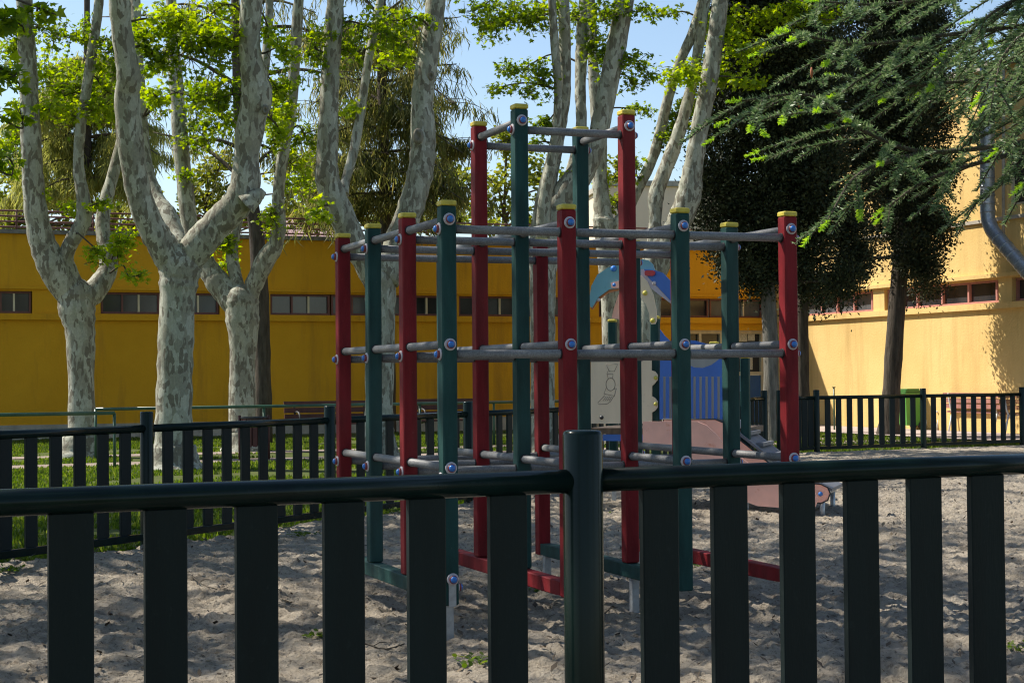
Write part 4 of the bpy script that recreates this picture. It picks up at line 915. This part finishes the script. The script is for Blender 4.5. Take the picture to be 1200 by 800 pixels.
# far leafy trees
def far_tree(label, px, d, trunk_w, ells, n, size, leaf='far_leaf'):
    t = Tree('leafy_tree', PZ(px, 0, d), label, 'tree', 'far trees behind the buildings')
    top = min(e[1] for e in ells); t.limb([PZ(px, -.1, d), P(px, 420, d), P(px, 280, d), P(px + 4, top, d)], [trunk_w * d / 1935, trunk_w * .8 * d / 1935, trunk_w * .6 * d / 1935, .02], 8)
    for (x, y, rx, ry) in ells:
        c = P(x, y, d + rng.uniform(-1.5, 1.5)); st = t.near(c + V3(0, 0, -1)); t.crown.tube(spline([st, (st + c) / 2 + V3(0, 0, .3), c], 5), np.linspace(.06, .02, 11), 5, 0)
        for _ in range(9):
            v = rng.normal(size=3); v = nrm(v) * V3(rx, rx, ry) * d / 1935 * rng.random() ** .4; q = c + v
            t.crown.tube([c, (c + q) / 2 + rng.normal(size=3) * .1, q], [.022, .015, .008], 4, 0)
            m = n // 9; C = q + rng.normal(size=(m, 3)) * V3(rx, rx, ry) * d / 1935 * .24
            V, Fa = leaves(C, size, False); t.crown.add(V, Fa, 1)
    t.wood.build('trunk', 'bark_dark', t.root); t.crown.build('crown', ['twig', leaf], t.root)
far_tree('yellow-green airy tree far behind, seen between the two left tall posts', 590, 62, 4, [(580, 215, 28, 26), (612, 195, 26, 24), (595, 165, 20, 16), (640, 220, 24, 30), (560, 250, 20, 16), (600, 245, 30, 18), (545, 225, 18, 20), (620, 262, 30, 10), (560, 266, 30, 10)], 380, .17)
far_tree('yellow-green airy tree far behind the fork of the fourth plane tree', 525, 66, 4, [(520, 225, 22, 24), (505, 250, 24, 16), (540, 260, 20, 12), (525, 195, 16, 16), (480, 262, 30, 12), (430, 262, 30, 12)], 380, .17)
far_tree('sunlit leafy tree far behind the third plane tree', 240, 60, 4, [(225, 215, 26, 24), (255, 200, 26, 24), (245, 240, 32, 16), (275, 235, 22, 20), (340, 225, 26, 24), (360, 200, 24, 26), (345, 250, 26, 12), (210, 262, 28, 12), (260, 266, 28, 10), (310, 262, 26, 12), (375, 262, 26, 12)], 420, .17)
far_tree('pale leafy tree at the far left edge behind the roof railing', 20, 64, 4, [(10, 200, 26, 30), (35, 225, 26, 24), (70, 240, 24, 14), (5, 245, 24, 14), (130, 245, 26, 14), (170, 240, 24, 16), (20, 262, 30, 12), (75, 264, 30, 12), (125, 262, 28, 12), (165, 264, 26, 10)], 420, .18)
far_tree('green tree far behind, seen beside the tall red post on the right', 728, 66, 4, [(722, 205, 14, 18), (735, 185, 12, 14), (715, 235, 12, 14)], 220, .16)

# dark cypress-like conifers on the right
def sprigs(mb, C, N, size, mat):
    n = len(C); a = N + rng.normal(size=(n, 3)) * .55; a[:, 2] += .25; a /= np.linalg.norm(a, axis=1)[:, None]; b = np.cross(a, rng.normal(size=(n, 3))); b /= np.linalg.norm(b, axis=1)[:, None]
    s = size * (.5 + .9 * rng.random(n))[:, None]; w = .26
    V = np.stack([C, C + a * s * .45 + b * s * w, C + a * s, C + a * s * .45 - b * s * w], 1); mb.add(V, np.arange(4 * n).reshape(-1, 4), mat)
def cypress(label, d, trunks, clumps, dens=900, size=.15, barks=None):
    t = Tree('cypress', PZ(trunks[0][0][0], 0, d), label, 'tree', 'dark cypresses beside the sunlit wall')
    for tr in trunks:
        x, y, wd = tr[0]; t.limb([PZ(x, -.1, d), PZ(x, .15, d)] + [P(a, b, d) for a, b, _ in tr[1:]], [wd * 1.25 * d / 1935, wd * d / 1935] + [c * d / 1935 for _, _, c in tr[1:]], 12, .05)
    for (x, y, rx, ry, q) in clumps:
        c = P(x, y, d + rng.uniform(-.7, .7)); rad = V3(rx, rx * 1.0, ry) * d / 1935; st = t.near(c)
        t.crown.tube(spline([st, (st + c) / 2 + rng.normal(size=3) * .1, c], 5), np.linspace(.05, .02, 11), 5, 0)
        for _ in range(int(34 * q)):
            v = nrm(rng.normal(size=3)); s_ = .45 + .62 * rng.random(); cc = c + v * rad * s_; m = int(dens / 30); sub = .11 + .09 * rng.random()
            t.crown.tube([c + v * rad * .2, cc], [.015, .006], 3, 0)
            C = cc + rng.normal(size=(m, 3)) * V3(sub, sub, sub * 1.25); sprigs(t.crown, C, np.broadcast_to(v, (m, 3)), size, 1)
    t.wood.build('trunk', barks or 'bark_dark', t.root); t.crown.build('crown', ['twig', 'cypress'], t.root)
cl = []
for y in np.arange(-120, 330, 34):
    f = np.interp(y, [-120, 0, 80, 180, 260, 300, 335], [40, 62, 78, 84, 84, 60, 30]); cxm = np.interp(y, [-120, 100, 330], [925, 912, 905])
    for x in np.arange(cxm - f + 16, cxm + f - 12, 30): cl.append((x + rng.uniform(-8, 8), y + rng.uniform(-10, 10), 24, 26, .85))
cl += [(858, 312, 12, 12, .4), (880, 322, 14, 10, .5), (955, 335, 20, 12, .6), (985, 330, 24, 12, .7), (1005, 300, 16, 16, .6), (995, 270, 16, 20, .7)]
cypress('big dark cypress with a pale grey trunk beside the right end of the climbing frame', 34.5, [[(905, 0, 11), (904, 460, 9.5), (903, 400, 9), (900, 330, 8.5), (903, 250, 7), (910, 100, 5), (915, -80, 3)]], cl, 3000, .080, 'bark_grey')
cl = []
for y in np.arange(-120, 310, 36):
    f = np.interp(y, [-120, 0, 120, 220, 280, 320], [26, 46, 60, 60, 45, 20])
    for x in np.arange(962 - f + 10, 962 + f, 30): cl.append((x + rng.uniform(-8, 8), y + rng.uniform(-10, 10), 22, 26, .7))
cl += [(965, 342, 14, 10, .5), (990, 325, 16, 10, .6), (935, 330, 12, 10, .4)]
cypress('dark cypress with a blackish trunk standing just right of the pale grey trunk', 37, [[(941, 0, 9), (941, 460, 8), (940, 380, 7.5), (943, 300, 7), (950, 150, 5), (955, -80, 3)]], cl, 2400, .075)
cl = []
for y in np.arange(-120, 345, 30):
    f0 = np.interp(y, [-120, 0, 120, 200, 260, 345], [1020, 1012, 1008, 1012, 1030, 1080]); f1 = np.interp(y, [-120, 0, 120, 200, 260, 310, 345], [1080, 1105, 1112, 1112, 1110, 1104, 1094])
    for x in np.arange(f0 + 12, f1 - 6, 24): cl.append((x + rng.uniform(-6, 6), y + rng.uniform(-8, 8), 16, 20, .95))
cl += [(1018, 268, 12, 12, .3), (1008, 300, 12, 10, .3)]
cypress('dark cypress with a leaning bare trunk before the sunlit yellow wall', 37.7, [[(1041, 0, 13), (1044, 470, 11), (1047, 420, 10.5), (1051, 360, 10), (1056, 300, 9.5), (1060, 240, 8), (1064, 100, 5), (1066, -80, 3)]], cl, 2400, .075)

# foreground spruce, its branches hanging in from the right
sx, sy = 3.0, 4.9
t = Tree('spruce_tree', V3(sx, sy, 0), 'spruce at the right edge with needled branches and light green tips hanging in', 'tree')
t.limb([V3(sx, sy, -.1), V3(sx, sy, .3), V3(sx, sy, 3), V3(sx + .05, sy, 6), V3(sx, sy, 9)], [.2, .16, .13, .08, .02], 14)
def needles(a, b, L=.017, per=1000, mat=1, bend=-.12):
    ln = np.linalg.norm(b - a); m = max(6, int(per * ln)); f = rng.random(m); ax = nrm(b - a); s1 = nrm(np.cross(ax, V3(0, 0, 1))); s2 = np.cross(s1, ax)
    th = np.where(rng.random(m) < .7, rng.choice([0., math.pi], m) + rng.normal(0, .35, m), rng.uniform(0, math.pi, m)); rad = np.cos(th)[:, None] * s1 + np.sin(th)[:, None] * s2
    c = a + (b - a) * f[:, None] + V3(0, 0, bend * ln) * (f * f)[:, None]; d = rad * .85 + ax * .55; d /= np.linalg.norm(d, axis=1)[:, None]
    l = L * (.75 + .5 * rng.random(m)) * np.clip(1.25 - .5 * f, .6, 1); w = np.cross(d, rng.normal(size=(m, 3))); w /= np.linalg.norm(w, axis=1)[:, None]; w = w * .0017
    V = np.stack([c - w, c + w, c + d * l[:, None] + w * .5, c + d * l[:, None] - w * .5], 1); t.crown.add(V, np.arange(4 * m).reshape(-1, 4), mat)
def twig(a, b, tip=.25, bend=-.12):
    ln = np.linalg.norm(b - a); f = np.linspace(0, 1, 4); pts = a + (b - a) * f[:, None] + V3(0, 0, bend * ln) * (f * f)[:, None]
    t.crown.tube(pts, np.linspace(.0035, .0018, 4), 4, 0); needles(a, b, bend=bend)
    if tip and rng.random() < tip:
        e = pts[-1]; d = nrm(pts[-1] - pts[-2]); needles(e - d * .006, e + d * (.03 + .02 * rng.random()), .013, 1500, 2, 0)
def sbranch(pts, rich=1., tip=.25, spread=.34):
    br = spline(pts, 7); m = len(br); t.crown.tube(br, np.linspace(.010, .003, m), 6, 0); L = np.linalg.norm(np.diff(br, axis=0), axis=1).sum()
    for k in range(m - 1):
        needles(br[k], br[k + 1], .017, 900, 1, 0)
    nt_ = int(L * 8.5 * rich)
    for k in range(nt_):
        s_ = .12 + .88 * (k + rng.random()) / nt_; i = min(int(s_ * (m - 1)), m - 2); a = br[i] + (br[i + 1] - br[i]) * (s_ * (m - 1) - i); ax = nrm(br[i + 1] - br[i]); sd = nrm(np.cross(ax, V3(0, 0, 1))) * (1 if k % 2 else -1)
        ln = spread * (1.1 - .75 * s_) * (.7 + .6 * rng.random()) + .05; d = nrm(ax * .75 + sd * .7 + V3(0, 0, -.16 - .28 * rng.random()))
        b = a + d * ln; twig(a, b, tip if s_ > .62 else tip * .06)
        if ln > .16:
            for q in range(int(ln * 7)):
                f = .25 + .7 * rng.random(); c = a + (b - a) * f + V3(0, 0, -.12 * ln * f * f); s2 = nrm(np.cross(d, V3(0, 0, 1))) * (1 if q % 2 else -1); twig(c, c + nrm(d * .8 + s2 * .65 + V3(0, 0, -.25)) * ln * (.5 - .25 * f), tip * .35 if s_ > .8 else 0)
    e = br[-1]; d = nrm(br[-1] - br[-2]); needles(e - d * .006, e + d * .045, .013, 1500, 2, 0)
SB = [([(1420, 20, 5.4), (1260, 40, 5.4), (1170, 50, 5.3), (1105, 75, 5.2)], 1.7, .1, .36), ([(1420, -40, 5.2), (1300, -20, 5.2), (1210, 10, 5.1), (1140, 25, 5.0)], 1.7, .1, .36), ([(1420, 90, 5.5), (1290, 85, 5.5), (1200, 110, 5.4), (1150, 140, 5.4)], 1.5, .1, .3),
      ([(1420, 130, 4.9), (1240, 160, 4.8), (1090, 178, 4.7), (1010, 152, 4.6), (950, 112, 4.5), (868, 118, 4.4)], 1.5, .8, .34),
      ([(1420, 60, 5.0), (1250, 30, 4.9), (1120, 40, 4.8), (1010, 52, 4.7), (925, 38, 4.6)], 1.5, .7, .34),
      ([(1090, 178, 4.7), (1040, 190, 4.65), (1000, 210, 4.6), (970, 258, 4.5)], 1.1, .6, .13),
      ([(1230, 170, 4.9), (1150, 190, 4.8), (1085, 212, 4.75), (1036, 246, 4.7)], 1.1, .6, .15),
      ([(1420, 90, 5.2), (1260, 100, 5.2), (1150, 95, 5.1), (1060, 100, 5.0), (985, 90, 5.0)], 1.5, .4, .34),
      ([(1420, 0, 5.0), (1280, -20, 4.9), (1150, -10, 4.8), (1040, 5, 4.8), (960, 2, 4.7)], 1.4, .4, .34),
      ([(1420, 150, 4.4), (1300, 130, 4.4), (1225, 130, 4.4), (1170, 175, 4.4)], 1.2, .1, .22),
      ([(1420, 200, 4.2), (1310, 180, 4.2), (1240, 180, 4.2), (1200, 215, 4.2)], 1.0, .1, .2),
      ([(1420, 110, 4.5), (1300, 60, 4.5), (1215, 70, 4.5), (1160, 120, 4.5)], 1.2, .1, .26),
      ([(1420, 40, 4.2), (1290, 20, 4.2), (1200, 40, 4.2), (1150, 110, 4.2)], 1.2, .1, .3),
      ([(1420, -60, 4.8), (1290, -40, 4.8), (1180, 5, 4.7), (1110, 60, 4.7)], 1.3, .2, .3)]
for pts, rich, tip, spr in SB: sbranch([P(x, y, d) for x, y, d in pts], rich, tip, spr)
for k in range(14):
    a = k * 2.4; z = 1.6 + .33 * k; d = V3(math.cos(a), math.sin(a), 0)
    if d[0] < .25: continue
    p = V3(sx, sy, z); sbranch([p, p + d * .7 + V3(0, 0, .05), p + d * 1.4 + V3(0, 0, -.15), p + d * 1.9 + V3(0, 0, -.4)], .6, .2, .34)
for px, py in ((951, 79), (936, 113)):
    c = P(px, py, 4.5); t.crown.tube([c, c - V3(0, 0, .012), c - V3(0, 0, .03)], [.002, .0045, .002], 6, 3)
t.wood.build('trunk', 'bark_dark', t.root); t.crown.build('crown', ['twig', 'needle', 'tip', 'cone'], t.root)

# ------------------------------------------------------------------ small things on the sand
n = 24000; lx = rng.uniform(-5, 9, n); ly = 5.2 + rng.random(n) ** 1.3 * 20; ok = (lx > leftline(ly) + .1) & (np.abs(lx / ly) < .42); lx, ly = lx[ok], ly[ok]; n = len(lx)
C = np.stack([lx, ly, sand_h(lx, ly) + .004], -1); a = rng.random(n) * 6.283; d = np.stack([np.cos(a), np.sin(a), .55 * rng.random(n)], -1); l = .014 + .065 * rng.random(n) ** 2.5; w = np.stack([-np.sin(a), np.cos(a), np.zeros(n)], -1) * (.004 + .013 * rng.random(n) ** 2)[:, None]
V = np.stack([C, C + d * l[:, None] * .5 + w, C + d * l[:, None], C + d * l[:, None] * .5 - w], 1); mb = MB(); mb.add(V, np.arange(4 * n).reshape(-1, 4)); o = mb.build('leaf_litter', 'litter'); o['kind'] = 'stuff'; tag(o, 'dry leaf bits and twigs scattered over the trampled sand', 'leaf litter')
def gpt(px, py):
    r = ray(px, py); q = CAM + r * (-CAM[2] / r[2]); q[2] = float(sand_h(q[0:1], q[1:2])[0]) * min(1, max(.25, (34 - q[1]) / 14)); return q
WL = [((12, 678), .11, 70, 'leafy green weed at the left edge of the sand'), ((352, 634), .12, 60, 'flat green weed beside the left fence, between two near slats'), ((460, 606), .15, 90, 'low green weed patch behind the green post low on the left'), ((128, 640), .10, 40, 'small weed growing under the left fence rail'), ((716, 606), .12, 40, 'small green weed right of the round fence post'), ((812, 668), .13, 50, 'weed tuft beneath the red base beam on the right'), ((640, 700), .12, 45, 'weed tuft beneath the red base beam in the middle'), ((560, 790), .10, 40, 'weed clump at the bottom edge left of the round post'), ((365, 757), .07, 26, 'single broad weed leaf clump low between the near slats on the left'), ((1185, 765), .08, 30, 'small weed tuft at the lower right')]
for (px, py), r_, m, lab in WL:
    c = gpt(px, py); wd = thing('weed', c, lab, 'weed', 'weeds on the sand'); mb = MB(); C = c + rng.normal(size=(m, 3)) * V3(r_, r_, .012) * .5 + V3(0, 0, .02); V, Fa = leaves(C, .026, False, .4, 0); mb.add(V, Fa, 0); mb.build('leaves', 'grass', wd)
    mb = MB()
    for _ in range(5): q = C[rng.integers(m)]; mb.tube([c - V3(0, 0, .01), (c + q) / 2 + V3(0, 0, .01), q], .002, 4)
    mb.build('stem', 'leaf', wd)
for pts, lab in (([(222, 682), (228, 690), (240, 697), (254, 705)], 'thin dark curved stick on the sand between the second and third near slats'), ([(405, 772), (425, 768), (450, 769), (474, 763)], 'thin dark twig on the sand at the bottom between near slats'), ([(1010, 690), (1016, 683), (1030, 684)], 'small dark twig on the sand between the right slats'), ([(700, 730), (712, 722), (722, 714)], 'small forked dark twig on the sand right of the round post')):
    q = [gpt(x, y) + V3(0, 0, .01 + .012 * (k % 2)) for k, (x, y) in enumerate(pts)]; mb = MB(); s_ = spline(q, 4); mb.tube(s_, np.linspace(.006, .003, len(s_)), 6); i = len(s_) // 2; mb.tube([s_[i], s_[i] + V3(.03, .02, .015), s_[i] + V3(.06, .05, .01)], [.003, .0025, .0015], 5)
    o = mb.build('stick', 'twig', None, q[0]); tag(o, lab, 'stick', 'sticks on the sand')
